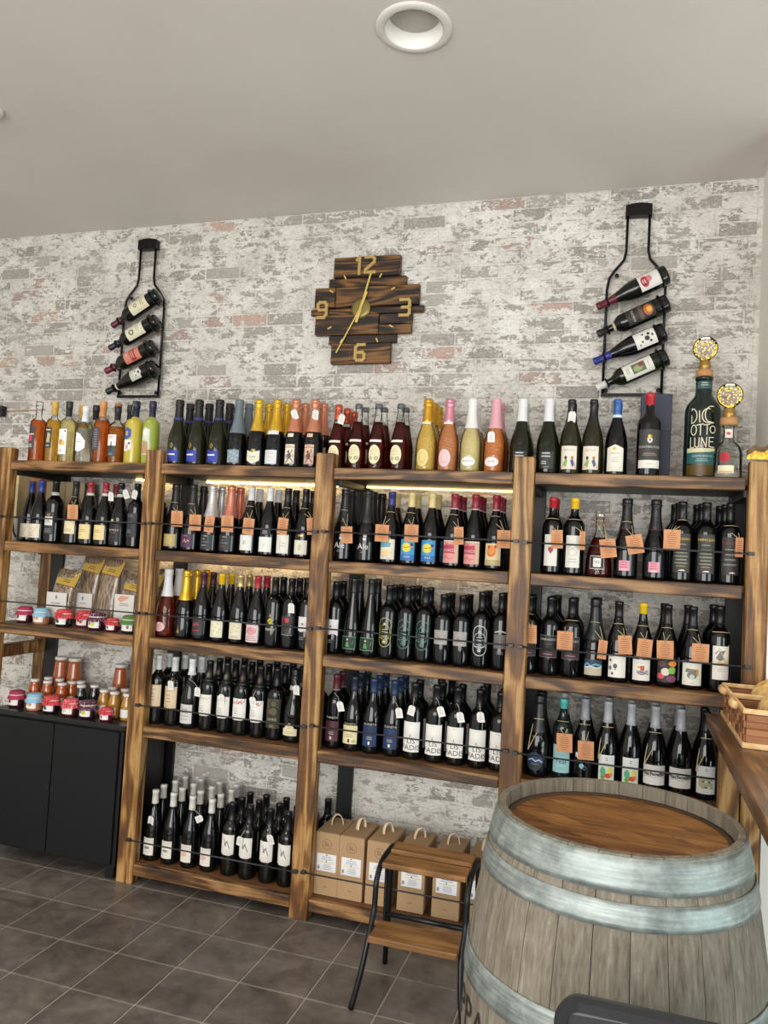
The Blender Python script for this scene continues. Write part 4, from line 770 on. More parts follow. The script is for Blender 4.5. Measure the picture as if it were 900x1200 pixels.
def shelf_row(z, group, entries, ydefault=3.092):
    """entries: (column px of the base, style, label phrase, rows deep, options)"""
    for e in entries:
        px, key, nick = e[0], e[1], e[2]; deep = e[3] if len(e) > 3 else 1; op = e[4] if len(e) > 4 else {}
        Y = op.get('Y', ydefault); X = px_x(px, Y, z)
        b = bottle(key, X, Y, z+.0004, nick, group, radians(op.get('rz', rr.uniform(-5, 5))))
        if 'k' in op:
            x_, y_, *o = op['k']; tl, ws, yw = (list(o)+[0, 1, 0][len(o):])[:3]
            r0 = .045; p = on_y(x_, y_, Y-r0); b.rotation_euler.z = 0
            kraft_tag(b, key, p.x-X, p.z-z, tl, ws, yw)
        if 'w' in op:
            x_, y_, *o = op['w']; p = on_y(x_, y_, Y-.03); b.rotation_euler.z = 0; white_tag(b, key, p.x-X, p.z-z, o[0] if o else 0)
        if 's' in op:
            prof = scaled(PROF[S[key]['k']], S[key]['h'], S[key]['r']); sx = op['s']; string(b, prof, sx, -rad(prof, .12)-.002, .10, r=.0014)
        for k in range(2, deep+1):
            dx = op.get('dx', 0)*(k-1); kk = op.get('back', key)
            if k-2 < len(op.get('skip', ())) and op['skip'][k-2]: continue
            bottle(kk, X+dx+rr.uniform(-.003, .003), Y+(ROWY[k]-ROWY[1]), z+.0004, ORD[k]+' in line behind the '+nick, group, radians(rr.uniform(-20, 20)))

# ---------------------------------------------------------------- top shelf
G = 'spirits and liqueurs on the top shelf of the first bay'
shelf_row(ZA, G, [
 (41.5, 'amber', 'dark amber spirit bottle with clear stopper, leftmost on the top shelf'),
 (60, 'gold', 'golden spirit bottle with black label and gold stopper'),
 (76.5, 'pale', 'pale spirit bottle with black cap and white pictured label'),
 (96.5, 'clear', 'colourless spirit bottle with white cut-corner label on top shelf'),
 (116.5, 'orange', 'bright orange spirit bottle with wooden stopper'),
 (134, 'cognac', 'squat amber bottle with black neck and half white label'),
 (155, 'lemon', 'cloudy yellow liqueur bottle with blue six-sided label'),
 (174.5, 'lime', 'cloudy lime-green liqueur bottle with dark purple cap')])
for px, k, l in ((76.5, 'gold', 'golden bottle with cork stopper half hidden behind the pale spirit bottle'), (93, 'pale', 'black-capped bottle behind the colourless spirit bottle'), (134, 'pale', 'pale bottle in the second row behind the squat amber bottle')):
    X = px_x(px, 3.092, ZA); bottle(k, X, 3.185, ZA+.0004, l, G)
G = 'sparkling wines on the top shelf'
shelf_row(ZA, G, [
 (206, 'blue', 'left of three blue-labelled dark sparkling wines', 2), (229, 'blue', 'middle of three blue-labelled dark sparkling wines', 2), (253, 'blue', 'right of three blue-labelled dark sparkling wines', 3, {}),
 (276, 'steel', 'sparkling wine with steel-blue foil and patterned blue-grey label', 2),
 (299.5, 'chev', 'gold-foiled sparkling wine with cream pointed label', 1), (321, 'whit', 'gold-foiled sparkling wine with square white label', 2),
 (342, 'demon', 'rose-foiled sparkling wine with cream figure label', 2, {'w': (344, 485.5, -18)}), (365, 'demonp', 'rose-foiled sparkling wine with pink figure label', 2, {'w': (369, 486, 8)})])
bottle('chev', px_x(303, 3.092, ZA), 3.178, ZA+.0004, 'second in line behind the gold-foiled wine with cream pointed label', G)
G = 'red soda bottles on the top shelf'
shelf_row(ZA, G, [
 (393, 'sodar', 'red bottle with orange-red capsule and round cream label', 3, {'w': (399.4, 491, 18), 'dx': .006}),
 (416.5, 'soda', 'left of three crown-capped red soda bottles', 2), (440, 'soda', 'middle of three crown-capped red soda bottles', 2), (466, 'soda', 'right of three crown-capped red soda bottles', 2)])
G = 'sparkling wines on the top shelf'
shelf_row(ZA, G, [
 (498, 'ggold', 'clear sparkling wine with gold foil and oval gold label', 3), (523.5, 'gpink', 'amber sparkling wine with pink foil and pink oval label', 1),
 (550, 'gwhite', 'pale gold sparkling wine with white foil and small oval label', 2), (578, 'grose', 'orange sparkling wine with pale pink foil and white tag', 2, {'w': (576.4, 512.8, 0)}),
 (609, 'prosec', 'green sparkling wine with white foil left of the third post', 2), (640.5, 'prosec', 'green sparkling wine with white foil right of the third post', 2)])
G = 'wines on the top shelf of the last bay'
shelf_row(ZA, G, [
 (666.5, 'women', 'left of two wines with two painted women, white neck tag', 2, {'w': (670, 488.4, 4)}), (692.5, 'women', 'right of two wines with two painted women', 2),
 (720.5, 'bluecap', 'blue-capped wine with arched cream label', 2), (758.5, 'crest', 'large red-capped wine with black crest label')])
bx = empty('gift_box', (px_x(765, 3.30, ZA), 3.27, ZA), 'tall navy gift box behind the red-capped crest wine', 'box')
x = bx.location.x; MB().box(x-.057, x+.057, 3.215, 3.325, ZA+.0006, ZA+.345, mat('#23283d', .55), .002).build('box_body', bx); MB().box(x-.058, x+.058, 3.214, 3.326, ZA+.2, ZA+.346, mat('#252a40', .5), .002).build('lid', bx)

# big bottles with glowing bulbs
BULB_G = CLEAR
def bulb(X, Y, z0, R, label):
    t = empty('bulb_stopper', (X, Y, z0), label, 'lamp'); cork = mat('#b98a5a', .8); brass = mat('#b08a4c', .35, .7)
    MB().lathe([(0, 0), (R*.66, 0), (R*.68, .012), (R*.66, .026), (0, .027)], cork, 20).build('cork', t, (0, 0, 0))
    MB().lathe([(R*.44, .0275), (R*.46, .031), (R*.42, .034), (R*.50, .039), (R*.52, .043), (R*.44, .047), (R*.47, .052), (R*.42, .056), (R*.43, .062), (0, .066)], brass, 20).build('brass_collar', t, (0, 0, 0))
    zc = .066+R*.98; a = [(R*.30, .062)]
    for k in range(1, 15): th = -pi/2+.30+(pi-.30)*k/14; a.append((R*cos(th), zc+R*sin(th)))
    a[-1] = (0, zc+R)
    MB().lathe(a, BULB_G, 24).build('glass_globe', t, (0, 0, 0))
    rng = random.Random(int(R*1e5)); wire = []; led = MB(); ML = mat('#ffc94a', .5, 0, 'fairy', emit=1.8)
    for k in range(40):
        th = k*2.4; rj = rng.uniform(.55, .93); f = -1+2*(k+.5)/40; q = math.sqrt(1-f*f)*rj*R; p = Vector((q*cos(th), q*sin(th), zc+f*R*rj)); wire.append(p)
        if k % 1 == 0: led.lathe([(0, -.0024), (.0024, 0), (0, .0024)], ML, 5, p)
    w_ = MB().tube(wire, .0005, mat('#c08a4a', .3, .8), 4).build('copper_wire', t, (0, 0, 0)); led.build('light_dots', t, (0, 0, 0))
X = px_x(821, 3.17, ZA); Y = 3.17
jb = empty('big_bottle', (X, Y, ZA+.0004), 'very large dark green bottle with gold lettering and glowing bulb stopper', 'bottle')
pj = scaled(PROF['jug'], 1.0, 1.0)
MB().lathe(pj, mat('#10211f', .06, 0, 'jugglass', spec=.6), 36).build('glass', jb, (0, 0, 0))
def on(prof): return lambda u, v, e: bend(prof, u, v, e)
lb = link('front_label', print_mesh([('P', [(-.064, .060), (.062, .054), (.062, .102), (.064, .116), (-.062, .116)], '#2c5f60'), ('P', [(-.063, .101), (.02, .104), (.062, .112), (.062, .118), (-.063, .118)], '#d8d2a6'), ('R', -.064, .016, .062, .056, '#5c4616')], on(pj), 'front_label', rough=.4), jb)
link('label_print', print_mesh([('t', 'GRAPPA BIANCA', -.004, .088, .0095, '#c9d6d0'), ('d', -.004, .076, .05, 2, .007, '#9fb8b4')], on(pj), 'label_print', layer0=5), lb)
def LN(p, w=.0034): return ('l', p, w, '#ded4b4')
arc = lambda u, v, r, a0, a1, n=9, k=1.: [(u+r*cos(radians(a0+(a1-a0)*i/n)), v+k*r*sin(radians(a0+(a1-a0)*i/n))) for i in range(n+1)]
let = [LN([(-.046, .268), (-.046, .212)]), LN([(-.046, .268)]+arc(-.046, .240, .020, 90, -90, 9, 1.4)), LN([(-.018, .258), (-.016, .215)]), LN(arc(.012, .240, .020, 70, 290, 10, 1.35)), LN(arc(.026, .244, .024, 75, 285, 10, 1.35)), LN([(.012, .218), (.034, .214)])]
let += [('o', -.036, .186, .010, .019, .0034, '#ded4b4'), LN([(-.026, .204), (-.002, .208)]), LN([(-.012, .206), (-.012, .166)]), LN([(.0, .204), (.020, .208)]), LN([(.010, .206), (.010, .168)]), ('o', .030, .188, .010, .013, .0034, '#ded4b4')]
let += [LN([(-.046, .158), (-.046, .120), (-.034, .120)]), LN([(-.030, .156), (-.029, .124), (-.022, .120), (-.016, .124), (-.015, .156)]), LN([(-.008, .121), (-.007, .157), (.008, .122), (.010, .158)]), LN([(.034, .158), (.018, .158), (.018, .123), (.036, .121)]), LN([(.018, .142), (.032, .142)])]
link('gold_lettering', print_mesh(let, on(pj), 'gold_lettering', step=.007), jb)
link('neck_label', print_mesh([('R', -.028, .350, .028, .378, '#3c5f5e'), ('d', 0, .370, .03, 2, .008, '#b9c4be')], on(pj), 'neck_label'), jb)
bulb(X, Y, ZA+.399, .046, 'glowing fairy-light bulb on the very large dark green bottle')
X = px_x(852, 3.075, ZA); Y = 3.075; key = 'flask'
fl = empty('flask_bottle', (X, Y, ZA+.0004), 'clear squat bottle with red seal and glowing bulb stopper', 'bottle')
pf = scaled(PROF['flask'], 1, 1)
MB().lathe(pf, CLEAR, 30).build('glass', fl, (0, 0, 0)); MB().lathe([(r*.88, z+.002) for r, z in pf[:4]]+[(.042, .030), (0, .030)], liquid('#f1efe6'), 30).build('liquid', fl, (0, 0, 0))
lb = link('front_label', print_mesh([('R', -.040, .018, .016, .046, '#ddd3b6'), ('r', -.036, .020, .012, .026, '#c9a860')], on(pf), 'front_label'), fl)
link('red_seal', print_mesh([('E', -.016, .076, .018, .019, '#b51f2b'), ('e', -.016, .076, .012, .013, '#a01824')], on(pf), 'red_seal'), fl)
link('neck_label', print_mesh([('R', -.014, .150, .014, .182, '#e2dccc'), ('e', -.002, .166, .007, .006, '#c25c48')], on(pf), 'neck_label'), fl)
bulb(X, Y, ZA+.1985, .046, 'glowing fairy-light bulb on the clear squat bottle')

# ---------------------------------------------------------------- second shelf
G = 'wines on the second shelf of the first bay'
shelf_row(ZB, G, [
 (44, 'bcream', 'front of two blue-capped wines with wide cream labels', 1), (33, 'bcream', 'rear of two blue-capped wines with wide cream labels', 1, {'Y': 3.175}),
 (61, 'bframe', 'broad dark wine with framed black and white label'), (85, 'creamk', 'black-capped cream-label wine with kraft tag in first bay', 2, {'k': (86, 600.5, 0)}),
 (101.8, 'redcr', 'left of two red-capped wines with cream labels'), (119.2, 'redcr', 'right of two red-capped wines with cream labels, white tag', 2, {'w': (128.3, 581.7, 5)}),
 (137.5, 'brunel', 'dark-labelled wine with yellow dot and tilted white tag', 1, {'w': (146.3, 579, -18)}), (156.7, 'btext', 'dark bottle with grey printed label beside the second post', 1, {'w': (156.5, 579.4, 22)})])
G = 'wines on the second shelf of the second bay'
shelf_row(ZB, G, [
 (184, 'plain', 'unlabelled dark bottle just right of the second post'),
 (202, 'champg', 'black-foiled sparkling wine with dull gold label', 1, {'k': (207.5, 608, 0)}), (222, 'purple', 'black-foiled sparkling wine with purple label', 2, {'k': (229, 612.5, 0)}),
 (245, 'silv', 'silver-foiled sparkling wine with black script label', 2, {'k': (246, 614.5, 6, .8)}), (267, 'rosef', 'rose-foiled sparkling wine with black script label', 2, {'k': (267, 614, 0)}),
 (290.6, 'wcap', 'white-capped wine with square white label and kraft tag', 2, {'k': (291.7, 617, 5, .9)}), (312.5, 'wcapb', 'white-capped wine with black band above its label', 2),
 (333.5, 'kcap', 'black-capped wine with tall white label and kraft tag', 2, {'k': (331.7, 616.7, 7, .8)}), (354.5, 'kcapg', 'black-capped wine with small gold crest beside third-bay post', 2, {'k': (366, 617, -4, .8)})])
G = 'wines on the second shelf of the third bay'
shelf_row(ZB, G, [
 (401, 'ale', 'left of two black bottles with white script, kraft tag', 2, {'k': (407, 627, -3, .85)}), (427.5, 'ale', 'right of two black bottles with white script', 3),
 (455.5, 'beach', 'violet-capped wine with beach scene label', 2, {'k': (448, 625, 2), 'back': 'sun'}), (479, 'sun', 'gold-capped blue sun-label wine with kraft tag', 2, {'k': (482.4, 625, 0)}),
 (503, 'sun', 'gold-capped blue sun-label wine without a tag', 2), (529.3, 'rosce', 'left of two red-capped pink-label wines, kraft tag', 3, {'k': (538, 628, -3, .65)}),
 (554, 'rosce', 'right of two red-capped pink-label wines', 3), (578, 'smile', 'red-capped wine with orange smiling label', 3, {'k': (590.7, 632, 0, .95)})])
G = 'wines on the second shelf of the last bay'
shelf_row(ZB, G, [
 (645, 'heart', 'red-capped wine with red heart on white label', 2, {'k': (652.8, 632, -3, .75)}), (670.5, 'engr', 'yellow-capped wine with engraved white label', 1, {'k': (682.5, 633.7, 0, .35)}),
 (700.5, 'decant', 'squat red spirit bottle with black-framed label', 1, {'k': (712.5, 642.7, -8)}), (732, 'cpink', 'left of two dark sparkling wines with pink labels', 1, {'k': (744, 638, -12)}),
 (766, 'cpink', 'right of two dark sparkling wines with pink labels', 1), (797, 'merig', 'left of two dark wines with yellow-lettered labels, kraft tag', 3, {'k': (787.4, 632, 0), 'dx': -.008}),
 (825.5, 'merig', 'right of two dark wines with yellow-lettered labels', 3, {'dx': -.01}), (853.5, 'redtx', 'dark wine with red-lettered label beside the right post', 3, {'k': (866, 641.5, 0, .45), 'dx': -.01})])
# cartons behind the first bay's wines
def carton(x0, x1, y0, y1, z0, z1, colr, label, nm='carton'):
    t = empty(nm, ((x0+x1)/2, (y0+y1)/2, z0), label, 'box')
    MB().box(x0, x1, y0, y1, z0+.0004, z1, mat(colr, .75), .0015).build('box_body', t); return t
cx_ = lambda px, Y=3.20: px_x(px, Y, ZB+.15)
t = carton(cx_(4), cx_(27), 3.17, 3.338, ZB, ZB+.112, '#bfbcb6', 'low grey carton with black scroll at the far left, second shelf')
g0 = cx_(11, 3.166); MB().tube([(g0+.010*cos(q*.9)*(1-q/9), 3.166, ZB+.098+.010*sin(q*.9)*(1-q/9)) for q in range(0, 6)][::-1]+[(g0+.012, 3.166, ZB+.100), (g0+.026, 3.166, ZB+.078), (g0+.034, 3.166, ZB+.045), (g0+.050, 3.166, ZB+.018)], .0035, BLACK, 6).build('scroll', t)
carton(cx_(9), cx_(24.5), 3.17, 3.338, ZB+.1125, ZB+.325, '#f0dfae', 'pale yellow box on the grey carton, second shelf')  # colour paled to carry the warm LED light on the box
carton(cx_(28), cx_(40.5), 3.225, 3.338, ZB, ZB+.322, '#b58556', 'narrow brown box right of the pale yellow box')
x0 = max(cx_(45, 3.27), cx_(40.5)+.004); t = carton(x0, x0+.235, 3.268, 3.340, ZB, ZB+.31, '#a58d6c', 'wide upright wooden wine case behind first-bay wines')
for k in range(4): MB().box(x0+.002+.0585*k, x0+.057+.0585*k, 3.2635, 3.2683, ZB+.004, ZB+.306, mat('#ab9472', .7), .001).build('slat', t)

# ---------------------------------------------------------------- third shelf
G = 'wines on the third shelf of the second bay'
shelf_row(ZC, G, [
 (193, 'roseb', 'rose wine with white foil and pink oval label', 2), (214.5, 'goldk', 'gold-foiled black sparkling wine, third shelf', 3), (234.5, 'redpr', 'dark wine with red print and maroon cap', 2),
 (256, 'yelw', 'yellow-capped wine with white and yellow label', 2), (277.7, 'golw', 'gold-capped wine with cream label, third shelf', 2), (298.2, 'pinkl', 'red-capped wine with pink patterned label', 2),
 (319, 'diam', 'dark wine with yellow diamond on the glass', 2), (338.3, 'redab', 'dark wine with red abstract print and white tag', 3, {'w': (343, 712.7, 2)}), (357, 'swirl', 'wine with white curved label left of third post', 2)])
G = 'wines on the third shelf of the third bay'
shelf_row(ZC, G, [
 (390, 'swirl', 'wine with white curved label right of third post', 2), (410.7, 'riesl', 'left of two slender wines with green framed labels', 2), (431.3, 'riesl', 'right of two slender wines with green framed labels', 2),
 (454.7, 'ovy', 'dark wine with yellow-green oval emblem', 3), (474.7, 'ovg', 'left of two dark wines with green oval emblems', 3), (494.7, 'ovg', 'right of two dark wines with green oval emblems', 2),
 (516.3, 'greyl', 'left of two shorter wines with grey labels', 3), (538.7, 'greyl', 'right of two shorter wines with grey labels', 3), (560.3, 'ovw', 'dark wine with white oval emblem', 3), (584.7, 'dgrey', 'dark wine with dim grey label left of fourth post', 2)])
G = 'wines on the third shelf of the last bay'
shelf_row(ZC, G, [
 (620, 'marn', 'left of three black wines with grey-edged labels', 2, {'k': (625, 743.5, -2, .75)}), (642.5, 'marn', 'middle of three black wines with grey-edged labels', 3, {'dx': .004}), (668, 'marn', 'right of three black wines with grey-edged labels', 2, {'k': (662.5, 750.7, 0)}),
 (692.6, 'waves', 'black-foiled bottle with blue wave label', 2, {'k': (704, 761, 4, .55)}), (720.5, 'ballo', 'wine with hot-air balloons on white label', 1, {'k': (730.7, 755.7, -4, .85)}),
 (750.7, 'train', 'yellow-capped wine with sketched train label', 1, {'k': (755.3, 760, 3, .9)}), (779.6, 'leaf', 'wine with bright coloured leaf shapes', 2, {'k': (779.4, 762, -2), 'dx': -.008}),
 (809.3, 'truck', 'wine with small truck drawing on white label', 2, {'k': (820.6, 765.8, 0), 'dx': -.012}), (841, 'squir', 'tall wine with grey animal drawing beside right post', 2, {'s': .02, 'dx': -.012})])

# ---------------------------------------------------------------- fourth shelf
G = 'wines on the fourth shelf of the second bay'
shelf_row(ZD, G, [
 (182, 'beige', 'left of two white-capped wines with beige labels', 2), (201, 'beige', 'right of two white-capped wines with beige labels', 3, {'w': (202, 802.8, 0)}), (221, 'greyw', 'white-capped wine with low grey label', 2, {'w': (232.8, 810.5, 5)}),
 (241.7, 'sign1', 'left of two wines with gold signature labels', 3), (262.2, 'sign1', 'right of two wines with gold signature labels, white tag', 3, {'w': (261.4, 818.7, 0)}), (281, 'sign2', 'left of two wines with red signature labels', 3),
 (301.5, 'sign2', 'right of two wines with red signature labels, white tag', 3, {'w': (298, 822, -6)}), (321, 'eight', 'dark olive-label wine with a big figure eight', 3), (342, 'cfan', 'dark bottle with low cream fan label, neck tag', 2, {'w': (346.6, 809, 3)})])
G = 'wines on the fourth shelf of the third bay'
bottle('plain', px_x(371, 3.092, ZD), 3.10, ZD+.0004, 'dark bottle half hidden behind the third post, fourth shelf', G)
shelf_row(ZD, G, [
 (389.5, 'plred', 'maroon-capped wine with maroon label', 2, {'w': (399.4, 827.3, -12)}), (412, 'plcr', 'wine with cream map label beside the maroon one', 3), (434, 'plbl', 'left of two wines with deep blue labels', 3),
 (458.5, 'plbl', 'right of two wines with deep blue labels, white tag', 3, {'w': (468.3, 835.3, -8)}), (482.5, 'lis', 'first of five big-lettered white-label wines from the left', 2, {'w': (483.3, 832, 14)}), (508.3, 'lis', 'second of five big-lettered white-label wines from the left', 4, {'w': (517.7, 833.4, -16)}),
 (533, 'lis', 'third of five big-lettered white-label wines from the left', 2, {'w': (540.4, 840, -12)}), (558.9, 'lis', 'fourth of five big-lettered white-label wines from the left', 3, {'w': (564, 840, -8)}), (583.5, 'lis', 'fifth of five big-lettered white-label wines, by the fourth post', 2)])
G = 'wines on the fourth shelf of the last bay'
shelf_row(ZD, G, [
 (629, 'sea', 'black bottle with round dark-blue sea label', 2, {'s': -.03}), (658.5, 'teal', 'teal-capped wine with pale teal label', 2, {'k': (662.8, 870.8, -2), 'back': 'fruit'}), (684, 'twoc', 'wine with two blue rings on white label', 2, {'k': (688, 879.5, -2)}),
 (710.5, 'fruit', 'left of two wines with painted fruit labels', 3, {'s': -.03}), (736, 'fruit', 'right of two wines with painted fruit labels', 2), (763.5, 'macho', 'left of two wines with heavy black script', 2, {'s': -.035}),
 (794, 'macho', 'right of two wines with heavy black script', 2), (825, 'patt', 'wine with small mosaic picture beside right post', 2, {'s': -.035})])

# ---------------------------------------------------------------- bottom shelf
G = 'wines on the bottom shelf'
shelf_row(ZE, G, [
 (177.8, 'ewg', 'first white-capped wine from the left on bottom shelf', 4, {'w': (178, 961, 12)}), (199, 'ewg', 'second white-capped wine from the left on bottom shelf', 4), (221.3, 'ewp', 'third white-capped wine on bottom shelf, pink print, white tag', 4, {'w': (233, 960, 62)}), (244, 'ewp', 'fourth white-capped wine on bottom shelf, pink print', 4),
 (268, 'ebk', 'first black-capped wine from the left on bottom shelf', 3), (288.6, 'ebk', 'second black-capped wine on bottom shelf, white tag', 3, {'w': (282.6, 984.7, 10)}), (312.6, 'ebk', 'third black-capped wine on bottom shelf, white tag', 3, {'w': (318.4, 983, -12)}), (334, 'ebk', 'fourth black-capped wine on bottom shelf by the post', 4)])
bottle('plain', px_x(356, 3.092, ZE), 3.335, ZE+.0004, 'dark bottle behind the first cardboard wine box, bottom shelf', G)

# cardboard wine boxes
CB, CBI, STRAP = mat('#a98a66', .8), '#4f3c28', mat('#d9c3a3', .75)
names = ['first', 'second', 'third', 'fourth', 'fifth', 'sixth']
for k, (pl, wd) in enumerate(((365.5, .106), (396, .106), (428.5, .106), (466, .108), (506.5, .109), (546, .109))):
    x0 = px_x(pl-(2 if k else 0), 3.056, ZE); x1 = x0+wd; y0, y1, z0, z1 = 3.058, 3.25, ZE+.0006, ZE+.248
    t = empty('wine_box', ((x0+x1)/2, 3.15, ZE), f'{names[k]} cardboard five-litre wine box from the left on bottom shelf', 'box', 'cardboard wine boxes on the bottom shelf')
    MB().box(x0, x1, y0, y1, z0, z1, CB, .002).build('box_body', t)
    MB().box(x0+.002, x1-.002, y0+.001, y1-.002, z1+.0002, z1+.003, CB, .001).build('lid_flap', t)
    xm = (x0+x1)/2; ym = 3.17; s = (-1) ** k*.3+.2*(k % 3); pts = []
    ph = radians(30+38*((k*3) % 4)/3); cxx, cyy = cos(ph), sin(ph)
    for i in range(11):
        a = pi*i/10; r_ = .026*cos(a)+.006*s*sin(a); pts.append((xm-r_*cxx, ym-r_*cyy, z1+.003+.044*sin(a)))
    hb = MB(); vs = []; fs = []; nx, ny = -cyy*.008, cxx*.008
    for p in pts: vs += [(p[0]-nx, p[1]-ny, p[2]), (p[0]+nx, p[1]+ny, p[2])]
    for i, p in enumerate(pts):
        a = pi*i/10; q_ = .0032*cos(a); w_ = .0032*sin(a); vs += [(p[0]-nx+q_*cxx, p[1]-ny+q_*cyy, p[2]-w_), (p[0]+nx+q_*cxx, p[1]+ny+q_*cyy, p[2]-w_)]
    n = 11
    for i in range(n-1):
        a, b = 2*i, 2*(i+1); c, d = 2*n+2*i, 2*n+2*(i+1)
        fs += [(a, a+1, b+1, b), (c+1, c, d, d+1), (a, b, d, c), (a+1, c+1, d+1, b+1)]
    hb.add(vs, fs, STRAP, True).build('strap_handle', t)
    flat = lambda u, v, e, xm=xm, y0=y0, z0=z0: Vector((xm+u, y0-e, z0+v))
    lb = link('paper_label', print_mesh([('R', -.040, .096, .043, .166, '#e0e0e2')], flat, 'paper_label', step=0), t, -t.location)
    link('label_print', print_mesh([('r', -.002, .160, .004, .164, '#33302e'), ('d', .002, .154, .05, 3, .006, '#8d92a5'), ('r', -.030, .131, .036, .134, '#dcc87c'), ('r', 0, .132, .003, .140, '#33302e'), ('d', .006, .124, .04, 4, .006, '#9a9aa2'), ('r', -.036, .104, -.027, .118, '#8a8a8e')], flat, 'label_print', step=0, layer0=2), lb)
    link('box_print', print_mesh([('o', 0, .205, .020, .020, .0012, CBI), ('t', '5L', 0, .205, .022, CBI), ('d', 0, .034, .022, 1, .010, '#7d6242')], flat, 'box_print', step=0), t, -t.location)

relax()

# ---------------------------------------------------------------- wall racks with four bottles each
def rack(cx, label, zt, bots, names, key0):
    zb = zt-.805; y = WALLY-.032
    t = empty('bottle_rack', (cx, WALLY-.03, zb), label, 'wine rack')
    R_ = mat('#141416', .4, .5)
    hw = .116; pts = [(-.044, zt-.045), (-.044, zt-.20), (-.052, zt-.235), (-.085, zt-.275), (-.108, zt-.31), (-hw, zt-.36), (-hw, zb)]
    out = [(cx+a, y, b) for a, b in pts]; outr = [(cx-a, y, b) for a, b in pts]
    MB().tube(out, .0062, R_, 6).build('side_bar', t); MB().tube(outr, .0062, R_, 6).build('side_bar', t)
    MB().box(cx-hw-.006, cx+hw+.006, y-.006, y+.006, zb-.006, zb+.006, R_, .001).build('bottom_bar', t)
    c = MB(); n = 8; ar = [(cx-.053+.106*i/n, zt-.006+.008*sin(pi*i/n)) for i in range(n+1)]
    c.prism(ar[::-1]+[(cx-.053, zt-.052), (cx+.053, zt-.052)], y-.016, y+.016, R_, MF); c.build('cork_cap', t)
    for sx in (-1, 1):
        for zz in (zt-.30, zb+.018):
            off = -.012 if zz < zb+.1 else -.016
            MB().lathe([(0, 0), (.009, 0), (.009, .004), (.005, .006), (0, .007)], R_, 12, M=Matrix.Translation((cx+sx*(hw+off if zz < zb+.1 else .078), y, zz)) @ RY).build('screw', t)
    for (nx, nz, bx_, bz), key, nm in zip(bots, key0, names):
        a = Vector((nx, 0, nz)); b = Vector((bx_, 0, bz)); d = (a-b).normalized(); L = (a-b).length
        Y = WALLY-.086
        q = empty('bottle', (bx_, Y, bz), nm, 'bottle', 'bottles lying in the wall racks'); q.rotation_euler = (0, math.atan2(d.x, d.z), 0); q.rotation_mode = 'XYZ'
        fit_parts(q, key)
        for s_, rr_ in ((.03, .0435), (.252, .0185)):                 # wire hoops that hold the bottle
            p = b+d*s_; ux = Vector((0, 1, 0)); uz = d.cross(ux); ring = []
            for i in range(20): an = 2*pi*i/20; ring.append(Vector((p.x, Y, p.z))+ux*cos(an)*rr_+uz*sin(an)*rr_)
            MB().tube(ring, .0036, R_, 5, closed=True).build('holder_ring', t)
            p0 = Vector((p.x, Y+rr_, p.z)); sx = cx+(hw if p.x > cx else -hw)
            MB().tube([p0, (p0.x*.5+sx*.5, y, p.z), (sx, y, p.z)], .0036, R_, 5).build('ring_arm', t)
rack(-2.374, 'black bottle-shaped wall rack left of the clock, four bottles', 3.006, [(-2.507, 2.555, -2.258, 2.700), (-2.509, 2.442, -2.254, 2.568), (-2.522, 2.324, -2.262, 2.440), (-2.515, 2.215, -2.246, 2.335)],
     ['top bottle in left wall rack, cream label, wine-red cap', 'second bottle in left wall rack, cream label, navy cap', 'third bottle in left wall rack, salmon label', 'lowest bottle in left wall rack, animal face label'], ['rk1', 'rk2', 'rk3', 'rk4'])
rack(-.001, 'black bottle-shaped wall rack right of the clock, four bottles', 3.002, [(-.141, 2.560, .118, 2.680), (-.136, 2.444, .126, 2.562), (-.157, 2.324, .118, 2.442), (-.135, 2.218, .130, 2.341)],
     ['top bottle in right wall rack, red splash label', 'second bottle in right wall rack, dark sunset label', 'third bottle in right wall rack, black spots label', 'lowest bottle in right wall rack, white cap, picture label'], ['rk5', 'rk6', 'rk7', 'rk8'])

# ---------------------------------------------------------------- jam jars
def cloth_mat(a, b, spots):
    t = NT('lid_cloth'); p = t.n('ShaderNodeTexCoord').outputs['Object']
    v = t.n('ShaderNodeTexVoronoi', {'Vector': p, 'Scale': 130.}).outputs['Distance']
    t.out(t.mix(t.ramp(v, [(.30, 0.), (.34, 1.)]), b if spots else a, a), 'Base Color'); t.b.inputs['Roughness'].default_value = .8
    t.bump(t.noise(p, 300, 2), .2, .001); return t.M
CLOTH = {'mag': cloth_mat('#a32c50', '#a32c50', 0), 'blu': cloth_mat('#86b5d0', '#5d8db5', 0), 'red': cloth_mat('#c83a40', '#e0707a', 1), 'pur': cloth_mat('#4c1f3a', '#b79aa8', 1), 'grn': cloth_mat('#4c7a3c', '#4c7a3c', 0), 'pnk': cloth_mat('#d25058', '#efb4b8', 1)}
JL = {'mag': [('e', -.010, .030, .008, .009, '#7d2140')], 'blu': [('e', -.012, .032, .006, .007, '#c9a23c'), ('e', .004, .030, .007, .007, '#d98a60')], 'red': [('e', -.012, .030, .010, .011, '#4a4f5c'), ('e', -.004, .024, .006, .006, '#3c404c')],
      'straw': [('e', -.008, .034, .008, .009, '#b32a30'), ('e', .006, .028, .007, .008, '#c43a3c'), ('e', .014, .036, .004, .005, '#5f8a3c')], 'pur': [('e', -.014, .030, .004, .006, '#2c2a30'), ('e', .002, .028, .010, .009, '#c9c444')], 'sml': [('e', -.010, .026, .007, .008, '#b3303a')], 'grn': [('e', .010, .028, .006, .008, '#8a6a4c')], 'pnk': [('o', -.006, .030, .006, .006, .002, '#8d8a4c')]}
JAR = [(0, 0), (.031, 0), (.0345, .003), (.035, .010), (.035, .050), (.0335, .058), (.030, .063), (.030, .068)]
